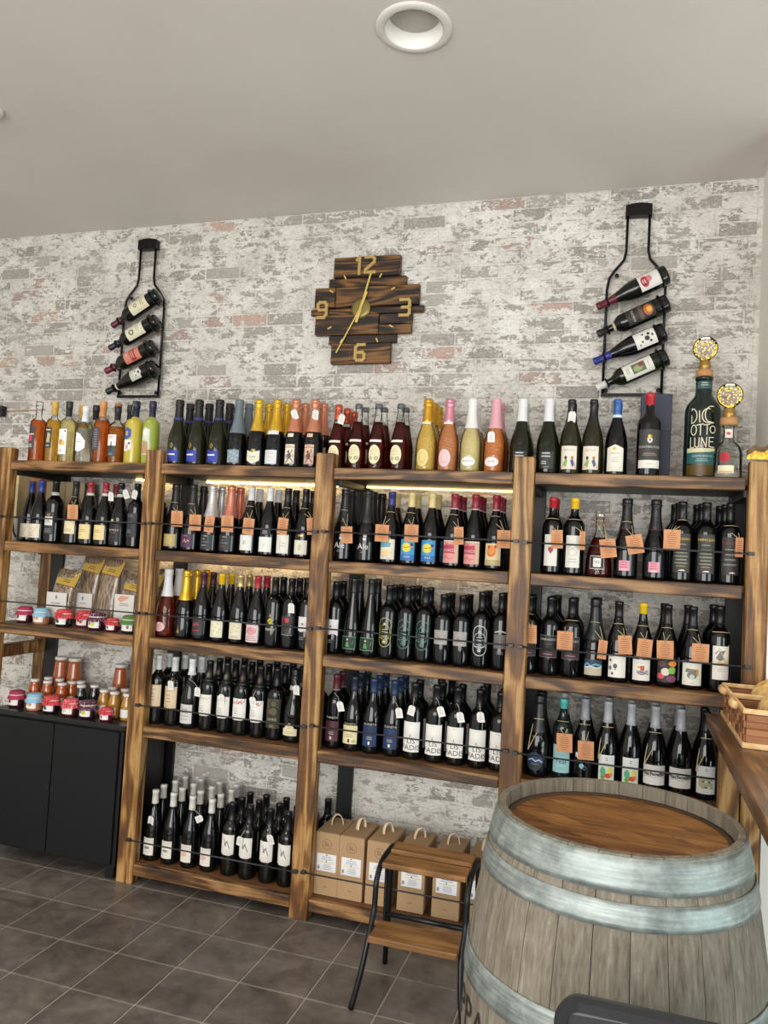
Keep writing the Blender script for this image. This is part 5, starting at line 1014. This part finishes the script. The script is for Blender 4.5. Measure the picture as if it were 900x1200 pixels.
def jar(px, Y, z, cloth, lab, jam, sc_, label, group, bow=0):
    X = px_x(px, Y, z); t = empty('jam_jar', (X, Y, z+.0004), label, 'jar', group)
    p = [(r*sc_, h*sc_) for r, h in JAR]
    MB().lathe(p+[(0, p[-1][1])], mat(jam, .08, 0, 'jam', coat=.8), 22).build('glass', t, (0, 0, 0))
    L = link('paper_label', print_mesh([('R', -.033*sc_, .012*sc_, .030*sc_, .046*sc_, '#e6e4df')], on(p), 'paper_label'), t)
    link('label_print', print_mesh([tuple([i[0], i[1]*sc_, i[2]*sc_]+[q*sc_ for q in i[3:-1]]+[i[-1]]) for i in JL[lab]], on(p), 'label_print', layer0=2), L)
    ph = rr.random()*6
    wob = lambda a, h: 1+(.055*sin(9*a+ph)+.03*sin(5*a+ph*2))*max(0, min(1, (.060*sc_-h)/(.02*sc_)))
    c = [(0, .0755), (.024, .0755), (.0315, .073), (.0335, .069), (.0340, .062), (.0335, .058), (.0372, .052), (.0405, .044), (.0415, .038)]
    MB().lathe([(r*sc_, h*sc_) for r, h in c], CLOTH[cloth], 36, wob=wob).build('cloth_lid', t, (0, 0, 0))
    MB().lathe([(.0350*sc_, .0565*sc_), (.0356*sc_, .0585*sc_), (.0350*sc_, .0605*sc_)], mat('#d9d0bd', .7), 20).build('ribbon', t, (0, 0, 0))
    if bow:
        b = MB()
        for s in (-1, 1): b.tube([(s*.003, -.0365*sc_, .058*sc_), (s*.016, -.045*sc_, .064*sc_), (s*.022, -.043*sc_, .056*sc_), (s*.003, -.0365*sc_, .057*sc_), (s*.012, -.046*sc_, .044*sc_)], .0028, CLOTH[cloth], 5)
        b.build('bow', t, (0, 0, 0))
G = 'jam jars on the third shelf'
for a in ((28.5, 3.092, 'mag', 'mag', '#3c1420', 1., 'magenta-lidded jam jar leftmost on the third shelf'), (48, 3.092, 'blu', 'blu', '#b5785a', 1., 'light-blue-lidded jam jar on the third shelf'),
          (74.5, 3.085, 'red', 'red', '#1d1216', 1.06, 'red-lidded jam jar with dark fruit label, third shelf'), (98.5, 3.125, 'red', 'straw', '#6d1c2a', 1.03, 'red-lidded jam jar with strawberry label, third shelf'),
          (113, 3.078, 'pur', 'pur', '#2b1020', 1.06, 'dark purple-lidded jam jar with yellow fruit, third shelf'), (131.5, 3.078, 'red', 'sml', '#5b1822', .80, 'small red-lidded jam jar, third shelf'), (152, 3.082, 'grn', 'grn', '#2a2018', 1.06, 'green-lidded jar beside the second post')):
    jar(a[0], a[1], ZC, *a[2:], G, bow=a[2] == 'red')
CT = .664
G = 'jam jars on the black cabinet'
for a in ((19, 3.075, 'mag', 'mag', '#3c1420', 1., 'magenta-lidded jam jar leftmost on the black cabinet'), (40, 3.06, 'blu', 'blu', '#b5785a', 1.02, 'light-blue-lidded jam jar on the black cabinet'), (60, 3.055, 'red', 'red', '#1d1216', 1.02, 'red-lidded jam jar with dark fruit label on cabinet'),
          (82, 3.05, 'pnk', 'pnk', '#4a1820', 1.0, 'pink-red-lidded jam jar with ring label on cabinet'), (102.7, 3.05, 'pur', 'pur', '#2b1020', 1.04, 'dark purple-lidded jam jar with yellow fruit on cabinet'), (124.5, 3.045, 'red', 'sml', '#5b1822', .80, 'small red-lidded jam jar with bow on the cabinet')):
    jar(a[0], a[1], CT, *a[2:], G, bow=a[2] in ('red', 'pnk'))
# small sauce bottles and big conical jars behind them
SAU = [(0, 0), (.025, 0), (.0275, .003), (.0278, .010), (.0278, .062), (.0262, .076), (.0215, .092), (.0185, .102), (.0185, .106)]
def sauce(px, Y, col, label, group, sc_=1., lab=True, colr='#e4e2dc'):
    X = px_x(px, Y, CT); t = empty('sauce_jar', (X, Y, CT+.0004), label, 'jar', group)
    p = [(r*sc_, h*sc_) for r, h in SAU]
    MB().lathe(p+[(0, p[-1][1])], mat(col, .1, 0, 'jam', coat=.7), 20).build('glass', t, (0, 0, 0))
    MB().lathe([(0, .118*sc_), (.019*sc_, .118*sc_), (.0212*sc_, .1155*sc_), (.0212*sc_, .1065*sc_), (.0185*sc_, .105*sc_)][::-1], mat('#dcdad4', .4), 20).build('lid', t, (0, 0, 0))
    if lab: link('paper_label', print_mesh([('R', -.026*sc_, .014*sc_, .026*sc_, .050*sc_, colr)], on(p), 'paper_label'), t)
G = 'small sauce jars on the black cabinet'
OR, MU, DK = '#a84c14', '#a8772a', '#16181c'
for px, Y, c, l in ((39, 3.17, OR, 'leftmost orange sauce jar on the cabinet'), (54, 3.165, OR, 'second orange sauce jar from the left on the cabinet'), (55, 3.245, OR, 'orange sauce jar behind the second orange one'), (71, 3.16, OR, 'third orange sauce jar from the left on the cabinet'), (68, 3.24, OR, 'orange sauce jar behind the third orange one'), (82.5, 3.215, OR, 'fourth orange sauce jar, right of the third'),
                    (93.5, 3.165, DK, 'left dark sauce jar with white lid on cabinet'), (93, 3.245, OR, 'orange sauce jar behind the left dark one'), (109.5, 3.20, DK, 'right dark sauce jar with white lid on cabinet'),
                    (120.5, 3.13, MU, 'left mustard-yellow sauce jar on the cabinet'), (132.8, 3.115, MU, 'right mustard-yellow sauce jar on the cabinet'), (130, 3.2, MU, 'mustard sauce jar behind the right mustard one'), (148, 3.105, MU, 'mustard sauce jar half hidden by the second post'), (145, 3.195, MU, 'mustard sauce jar behind the one by the post')):
    sauce(px, Y, c, l, G)
G = 'large conical passata jars on the black cabinet'
for px, l, h in ((69, 'left large conical orange jar at the wall', 1.), (85, 'middle large conical orange jar at the wall', 1.), (139, 'right large conical orange jar beside the second post', .98)):
    X = px_x(px, 3.30, CT); t = empty('passata_jar', (X, 3.298, CT+.0004), l, 'jar', G)
    p = [(0, 0), (.036, 0), (.0395, .004), (.0400, .012), (.0385, .06), (.0345, .125), (.0290, .185), (.0275, .20)]
    MB().lathe([(r, z*h) for r, z in p]+[(0, .2*h)], mat('#a4562c', .15, 0, 'jam', coat=.7), 22).build('glass', t, (0, 0, 0))
    MB().lathe([(.0275, .199*h), (.031, .201*h), (.031, .212*h), (.029, .2145*h), (0, .2145*h)], mat('#d5d3cd', .4), 22).build('lid', t, (0, 0, 0))

# ---------------------------------------------------------------- pasta bags with header cards
def pasta_mat(kind):
    t = NT('pasta_in_bag_'+kind); p = t.n('ShaderNodeTexCoord').outputs['Object']
    if kind == 'spag': f = t.noise(t.mapping(p, (260, 260, 3)), 1, 3)
    else: f = t.noise(p, 55, 3, .5, 1.2)
    t.out(t.ramp(f, [(.38, '#54402f'), (.5, '#86705a'), (.64, '#b09a80')]), 'Base Color')
    t.b.inputs['Roughness'].default_value = .35; t.b.inputs['Coat Weight'].default_value = .9; t.b.inputs['Coat Roughness'].default_value = .08
    w2 = t.noise(t.mapping(p, (40, 40, 8)), 1, 2); t.bump(w2, .6, .008); return t.M
P_SP, P_MX = pasta_mat('spag'), pasta_mat('mix')
CARD, CARDB = mat('#c4a24a', .75), mat('#7a5234', .75)
def pasta_bag(px, Y, W, H, m, labz, prints, label, lean=.03, cz=0.):
    X = px_x(px, Y, ZC); t = empty('pasta_bag', (X, Y, ZC+.0004), label, 'bag', 'pasta bags on the third shelf'); b = MB(); n = 14; prof = []
    for i in range(10):
        f = i/9; z = H*f; w_ = W*(1-.10*f*f); d = .032*(1-f**1.7)+.003; prof.append((w_, d, z, lean*f*f))
    rings = []; vs = []; fs = []
    for w_, d, z, lx in prof:
        rings.append(len(vs))
        for k in range(n): a = 2*pi*k/n; c_, s_ = cos(a), sin(a); vs.append((lx+w_*math.copysign(abs(c_)**.55, c_), d*math.copysign(abs(s_)**.7, s_), z))
    for r0, r1 in zip(rings, rings[1:]): fs += [(r0+k, r0+(k+1) % n, r1+(k+1) % n, r1+k) for k in range(n)]
    fs += [tuple(range(n))[::-1], tuple(range(rings[-1], rings[-1]+n))]
    b.add(vs, fs, m, True); b.build('bag_body', t, (0, 0, 0))
    if labz:
        z0, z1 = labz
        MB().box(-W*.93, W*.93, -.0405, -.0365, z0, z1, mat('#dddad3', .6), .002).build('paper_label', t, (0, 0, 0))
        l = t.children[-1] if False else [c for c in bpy.data.objects if c.parent == t and c.name.startswith('paper_label')][-1]
        link('label_print', print_mesh(prints, lambda u, v, e: Vector((u, -.0405-e, v)), 'label_print', step=0), l)
    # folded header card leaning forward over the top
    M = Matrix.Translation((lean+.006, -.012, H-.048+cz)) @ Matrix.Rotation(radians(-24), 4, 'X') @ Matrix.Shear('XZ', 4, (.0, 0)) @ Matrix.Rotation(radians(9), 4, 'Y')
    hc = MB().box(-W*.92, W*.92, -.0016, .0, -.030, .048, CARD, .0004, M).build('header_card', t, (0, 0, 0))
    MB().box(-W*.95, W*.95, .0006, .003, -.033, .050, CARDB, .0004, M).build('card_back', t, (0, 0, 0))
    link('card_print', print_mesh([('e', -.018, .036, .002, .002, '#3a2f1c'), ('e', .018, .036, .002, .002, '#3a2f1c'), ('l', [(-.004, .030), (-.008, .018), (.0, .010), (.006, .018)], .0016, '#6b5424'), ('d', 0, -.006, .05, 2, .010, '#6b5424')], lambda u, v, e: M @ Vector((u, -.0016-e, v)), 'card_print', step=0), hc)
PB = [('e', 0, .128, .006, .010, '#8d8f96'), ('t', 'PACCHERI', -.004, .098, .011, '#3f3f44'), ('d', 0, .082, .04, 1, .006, '#a5a5a5')]
pasta_bag(70.5, 3.185, .062, .262, P_MX, (.03, .150), PB, 'pasta bag with white label and tilted yellow card, leftmost')
pasta_bag(101, 3.262, .058, .330, P_SP, (.03, .150), [('e', .0, .125, .006, .010, '#8d8f96'), ('t', 'LINGUINE', 0, .100, .010, '#3f3f44'), ('d', 0, .08, .05, 2, .008, '#d0aa6a')], 'striped pasta bag with white label, second from left', .02)
pasta_bag(124, 3.205, .056, .325, P_SP, None, None, 'tall brown spaghetti bag with yellow card, third from left', .02)
pasta_bag(149, 3.20, .058, .258, P_MX, (.015, .165), [('p', [(-.038, .14), (-.018, .128), (.02, .145), (.03, .155), (-.02, .158)], '#d9a088'), ('d', 0, .120, .06, 2, .007, '#7f7f86'), ('d', 0, .085, .07, 1, .005, '#c9a0a0')], 'pasta bag with orange and white label beside the second post')
pasta_bag(171, 3.262, .052, .290, P_MX, (.01, .15), [('d', 0, .12, .05, 2, .008, '#8f8f94')], 'pasta bag behind the second post')
ht = empty('hanging_tag', (-2.905, 3.383, 1.375), 'small brown wooden tag with string on the wall, far left', 'tag')
MB().box(-2.923, -2.897, 3.374, 3.384, 1.375, 1.425, mat('#5d4630', .6), .003).build('tag_plate', ht); MB().tube([(-2.91, 3.381, 1.376), (-2.912, 3.383, 1.30), (-2.918, 3.384, 1.20)], .002, STR, 5).build('string', ht)

# ---------------------------------------------------------------- step stool
STEEL = mat('#1e2124', .35, .5)
ss = empty('step_stool', (-.60, 2.66, 0), 'two-step wooden stool on black tubular frame before the wine boxes', 'stool')
xl, xr = -.752, -.462
for sx, xx in ((-1, xl-.012), (1, xr+.012)):
    pts = [(xx+(-.032 if sx < 0 else .028), 2.50, 0.003), (xx-.012*(sx < 0)*1+.01*(sx > 0), 2.515, .10), (xx, 2.545, .205), (xx+.0, 2.575, .245), (xx, 2.60, .285), (xx, 2.605, .335), (xx, 2.61, .375), (xx, 2.645, .412), (xx, 2.70, .428), (xx, 2.80, .431)]
    # smooth the path
    P = [Vector(p) for p in pts]; Q = []
    for i in range(len(P)-1):
        a, b, c, d = P[max(i-1, 0)], P[i], P[i+1], P[min(i+2, len(P)-1)]
        for k in range(4):
            u = k/4; Q.append(.5*((2*b)+(c-a)*u+(2*a-5*b+4*c-d)*u*u+(3*b-a-3*c+d)*u**3))
    Q.append(P[-1]); MB().tube(Q, .0095, STEEL, 10).build('front_leg', ss)
    MB().tube([(xx, 2.795, .431), (xx, 2.80, .40), (xx-.012*sx*-1, 2.815, .003)], .0095, STEEL, 10).build('rear_leg', ss)
    MB().tube([(xx+sx*-.012, 2.69, .415), (xx+sx*-.012, 2.70, .165), (xx+sx*-.012, 2.60, .208)], .0075, STEEL, 8).build('inner_strut', ss)
MB().tube([(xl, 2.70, .232), (xr, 2.70, .232)], .009, STEEL, 10).build('cross_bar', ss); MB().tube([(xl, 2.812, .12), (xr, 2.812, .12)], .008, STEEL, 10).build('cross_bar', ss)
MB().box(xl-.002, xr+.002, 2.625, 2.715, .413, .432, W_STOOL, .004).build('top_slat', ss); MB().box(xl-.002, xr+.002, 2.728, 2.815, .424, .442, W_STOOL, .004).build('top_slat', ss)
MB().box(xl-.004, xr+.004, 2.512, 2.64, .214, .236, W_STOOL, .004).build('lower_step', ss)

# ---------------------------------------------------------------- oak barrel
BX, BY = .006, 1.895
br = empty('wine_barrel', (BX, BY, 0), 'weathered oak wine barrel with grey steel hoops standing at right', 'barrel')
def brad(z):                                  # outside radius at height z
    u = (z-.4675)/.4675; return .330-.064*abs(u)**1.9
NST = 27; aw = 2*pi/NST
def stave_mesh():
    b = MB(); zs = [.0, .03, .09, .16, .25, .36, .4675, .575, .685, .775, .845, .895, .935]; vs = []; fs = []; gap = .0007
    for z in zs:
        ro = brad(z); ri = ro-.026
        if z > .93 or z < .01: ri = ro-.014
        g = gap/ro
        for r, a in ((ro-.0010, -aw/2+g), (ro, -aw/2+g+.006), (ro+.0003, 0), (ro, aw/2-g-.006), (ro-.0010, aw/2-g), (ri, aw/2-g), (ri, -aw/2+g)): vs.append((r*cos(a), r*sin(a), z))
    n = 7
    for i in range(len(zs)-1):
        for k in range(n): fs.append((i*n+k, i*n+(k+1) % n, (i+1)*n+(k+1) % n, (i+1)*n+k))
    fs += [tuple(range(n))[::-1], tuple(range((len(zs)-1)*n, len(zs)*n))]
    b.add(vs, fs, W_STAVE); return b.mesh('stave')
sm_ = stave_mesh()
for i in range(NST):
    o = link('stave', sm_, br); o.rotation_euler = (0, 0, i*aw+.05)
RH = .2365; hz0, hz1 = .878, .900; npk = 8; edges = [-RH, -.176, -.118, -.052, .012, .074, .138, .19, RH]
rot = Matrix.Rotation(radians(-38), 4, 'Z')
for a, b_ in zip(edges, edges[1:]):
    y0, y1 = a+.0009, b_-.0009; pts = []
    for i in range(9): y = y0+(y1-y0)*i/8; pts.append((math.sqrt(max(RH*RH-y*y, 0)), y))
    poly = pts+[(-x, y) for x, y in pts[::-1]]; poly = [p for i, p in enumerate(poly) if i == 0 or (Vector(p)-Vector(poly[i-1])).length > 1e-5]
    MB().prism(poly, hz0, hz1, W_HEAD, rot).build('head_plank', br, (0, 0, 0))
MB().lathe([(.2355, .897), (.243, .897), (.2495, .9045), (.2405, .9045), (.2355, .901)], mat('#3b2716', .7), 48).build('croze_ring', br, (0, 0, 0))
MB().lathe([(0, .03), (.24, .03), (.24, .05), (0, .05)], W_HEAD, 32).build('lower_head', br, (0, 0, 0))
def hoop_mat():
    t = NT('galvanised_hoop'); p = t.n('ShaderNodeTexCoord').outputs['Object']
    a = t.noise(p, 22, 5, .7); b = t.noise(t.mapping(p, (8, 8, 160)), 1, 4, .7); f = t.math('ADD', t.math('MULTIPLY', a, .55), t.math('MULTIPLY', b, .45))
    t.out(t.ramp(f, [(.36, '#6b7472'), (.48, '#858e8b'), (.6, '#a1a9a6'), (.72, '#c9cecb')]), 'Base Color'); t.b.inputs['Metallic'].default_value = .55
    t.out(t.ramp(a, [(.3, .38), (.7, .6)]), 'Roughness'); t.bump(f, .15, .002); return t.M
HM = hoop_mat()
def hoop(z0, z1):
    n = 5; o = [(brad(z0+(z1-z0)*i/n)+.0036, z0+(z1-z0)*i/n) for i in range(n+1)]
    MB().lathe([(brad(z0)+.0008, z0)]+o+[(brad(z1)+.0008, z1)], HM, 72).build('hoop', br, (0, 0, 0))
for z0, z1 in ((.868, .932), (.806, .852), (.572, .634), (.301, .363), (.083, .129), (.003, .067)): hoop(z0, z1)
BURN = '#2a1a10'
pb = [(brad(z), z) for z in [i*.02 for i in range(1, 46)]]
me = print_mesh([('t', 'GRAPPA', 0, .500, .098, BURN), ('d', 0, .415, .40, 1, .012, BURN)], lambda u, v, e: Matrix.Rotation(radians(-79), 3, 'Z') @ bend(pb, u, v, e+.0008), 'burned_lettering', rough=.8, step=.012)
link('burned_lettering', me, br)
for i in range(18):                            # hoop rivets on the seam side
    pass

# ---------------------------------------------------------------- counter on the right
CTZ = 1.0
co = empty('counter', (.62, 2.2, 0), 'dark walnut counter running along the right side', 'counter')
for x0, x1 in ((.289, .452), (.454, .62), (.622, .80), (.802, .95)): MB().box(x0, x1, .9, 2.956, CTZ-.042, CTZ, W_COUNT, .004).build('top_plank', co)
for x0, x1 in ((.326, .390), (.395, .455)): MB().box(x0, x1, 2.86, 2.905, 0, CTZ-.043, W_POST, .003).build('leg_board', co)
MB().box(.86, .93, 2.86, 2.93, 0, CTZ-.043, W_POST, .003).build('leg', co)
for x0 in (.62, .86): MB().box(x0, x0+.07, .95, 1.02, 0, CTZ-.043, W_POST, .003).build('leg', co)
MB().box(.40, .86, 2.906, 2.93, .80, .925, W_COUNT, .003).build('apron', co)

# woven chip-wood baskets with bread
def basket(x0, x1, y0, y1, z0, label, n):
    t = empty('bread_basket', ((x0+x1)/2, (y0+y1)/2, z0), label, 'basket', 'woven baskets on the counter'); H = .110; th = .006; z0 += .0005
    MB().box(x0+.008, x1-.008, y0+.008, y1-.008, z0+.002, z0+.008, W_WOVEN).build('base', t)
    for zz, hh in ((z0, .016), (z0+H-.014, .014)):
        for q in ((x0-.004, x1+.004, y0-.004, y0+.006), (x0-.004, x1+.004, y1-.006, y1+.004), (x0-.004, x0+.006, y0+.0065, y1-.0065), (x1-.006, x1+.004, y0+.0065, y1-.0065)): MB().box(*q, zz, zz+hh, W_PALE, .002).build('rim', t)
    tones = [W_WOVEN, wood_dark, W_WOVEN, wood_mid]; hs = (H-.032)/4
    def side(a0, a1, fix, axis, nn):
        for r_ in range(4):
            for k in range(nn):
                w_ = (a1-a0)/nn; p0 = a0+k*w_+.0006; p1 = p0+w_-.0012; off = .0025 if (k+r_) % 2 else 0.; za = z0+.0165+r_*hs; zb = za+hs-.0008
                mt = tones[(k*3+r_*2+(k*r_)) % 4]
                if axis == 'x': MB().box(p0, p1, fix-th/2-off, fix+th/2-off, za, zb, mt, .0008).build('strip', t)
                else: MB().box(fix-th/2-off, fix+th/2-off, p0, p1, za, zb, mt, .0008).build('strip', t)
    side(x0+.006, x1-.006, y0+.004, 'x', 5); side(x0+.006, x1-.006, y1-.004, 'x', 4); side(y0+.008, y1-.008, x0+.004, 'y', n); side(y0+.008, y1-.008, x1-.004, 'y', n)
    ym = y0+(y1-y0)*.55; MB().tube([(x0-.010, ym-.045, z0+H-.010), (x0-.014, ym, z0+H-.012), (x0-.010, ym+.045, z0+H-.010)], .011, W_PALE, 8).build('handle', t)
    return t
wood_dark = wood('woven_chip_dark', 'y', [(.1, '#3d2213'), (.5, '#61391f'), (.9, '#7d4f30')], .55); wood_mid = wood('woven_chip_light', 'y', [(.1, '#7a4a28'), (.5, '#a56f42'), (.9, '#c08b5a')], .5)
basket(.338, .70, 2.438, 2.712, CTZ, 'front woven wooden basket on the counter, holding bread', 7)
basket(.338, .70, 2.724, 2.944, CTZ, 'rear woven wooden basket on the counter against the post', 5)
BREAD2 = 1
def bread_mat():
    t = NT('bread_crust'); p = t.n('ShaderNodeTexCoord').outputs['Object']; n = t.noise(p, 40, 5, .7); m2 = t.noise(t.mapping(p, (30, 130, 30)), 1, 3)
    t.out(t.ramp(t.math('ADD', t.math('MULTIPLY', n, .6), t.math('MULTIPLY', m2, .4)), [(.36, '#a8783c'), (.5, '#cfa866'), (.66, '#ecd9a8')]), 'Base Color'); t.b.inputs['Roughness'].default_value = .8; t.bump(n, .6, .006); return t.M
BR = bread_mat()
def loaf(x, y, a, b, h, label, rz):
    t = empty('bread_loaf', (x, y, CTZ+.0085), label, 'bread', rz=rz); m_ = MB(); pr = [(sin(k*pi/12), (1-cos(k*pi/12))*.5) for k in range(13)]
    m_.lathe([(r, z) for r, z in pr], BR, 24, wob=lambda an, z: 1+.04*sin(3*an+z*5)); m_.v = [(x_*a, y_*b, z_*h) for x_, y_, z_ in m_.v]
    m_.build('crust', t, (0, 0, 0))
loaf(.500, 2.575, .115, .100, .155, 'round crusty loaf in the front basket', .3)
loaf(.515, 2.835, .110, .080, .150, 'round crusty loaf in the rear basket', .1)
tb_ = empty('cutting_board', (.52, 1.94, CTZ), 'pale wooden board lying on the counter at right edge', 'board'); MB().box(.372, .66, 1.93, 2.14, CTZ+.0004, CTZ+.014, W_PALE, .004).build('board_body', tb_); MB().tube([(.44, 2.1385, CTZ+.008), (.48, 2.165, CTZ+.008), (.52, 2.1385, CTZ+.008)], .005, W_PALE, 6).build('handle', tb_)

# ---------------------------------------------------------------- chair in the foreground
CHM = mat('#26272a', .42)
ch = empty('dark_chair', (.075, 1.17, 0), 'dark charcoal moulded chair in front of the barrel', 'chair')
def rrect(x0, x1, z0, z1, r, n=6):
    P = []
    for cx, cz, a in ((x1-r, z1-r, 0), (x0+r, z1-r, 90), (x0+r, z0+r, 180), (x1-r, z0+r, 270)):
        for k in range(n+1): t_ = radians(a+90*k/n); P.append((cx+r*cos(t_), cz+r*sin(t_)))
    return P
def panel(x0, x1, z0, z1, r, y0, y1, inset, name, mt, curve=.02):
    bm = bmesh.new(); n = 0; P = rrect(x0, x1, z0, z1, r); Pi = rrect(x0+inset, x1-inset, z0+inset, z1-inset, max(r-inset, .006)); xm = (x0+x1)/2; hw = (x1-x0)/2
    cv = lambda x: curve*((x-xm)/hw)**2
    rings = [[bm.verts.new((x, (y0+y1)/2-cv(x)+o, z)) for x, z in Q] for Q, o in ((Pi, -(y1-y0)/2+.006), (Pi, -(y1-y0)/2+.001), (P, -(y1-y0)/2), (rrect(x0-.003, x1+.003, z0-.003, z1+.003, r+.003), 0), (P, (y1-y0)/2), (Pi, (y1-y0)/2+.003))]
    for A, B in zip(rings, rings[1:]):
        for k in range(len(A)): j = (k+1) % len(A); bm.faces.new((A[k], A[j], B[j], B[k]))
    bm.faces.new(rings[0][::-1]); bm.faces.new(rings[-1]); bmesh.ops.recalc_face_normals(bm, faces=bm.faces[:])
    me = bpy.data.meshes.new(name); bm.to_mesh(me); bm.free(); me.materials.append(mt); smooth(me, False)
    return link(name, me, ch, -ch.location)
panel(-.077, .205, .50, .799, .035, 1.338, 1.366, .016, 'backrest', CHM)
MB().box(-.085, .218, .95, 1.33, .435, .460, CHM, .008).build('seat', ch)
for x in (-.075, .208):
    MB().tube([(x, 1.345, .003), (x, 1.352, .30), (x, 1.350, .56)], .011, STEEL, 8).build('rear_leg', ch)
    MB().tube([(x, .96, .003), (x, .98, .436)], .011, STEEL, 8).build('front_leg', ch)
    MB().tube([(x, .972, .25), (x, 1.35, .25)], .008, STEEL, 8).build('side_rail', ch)
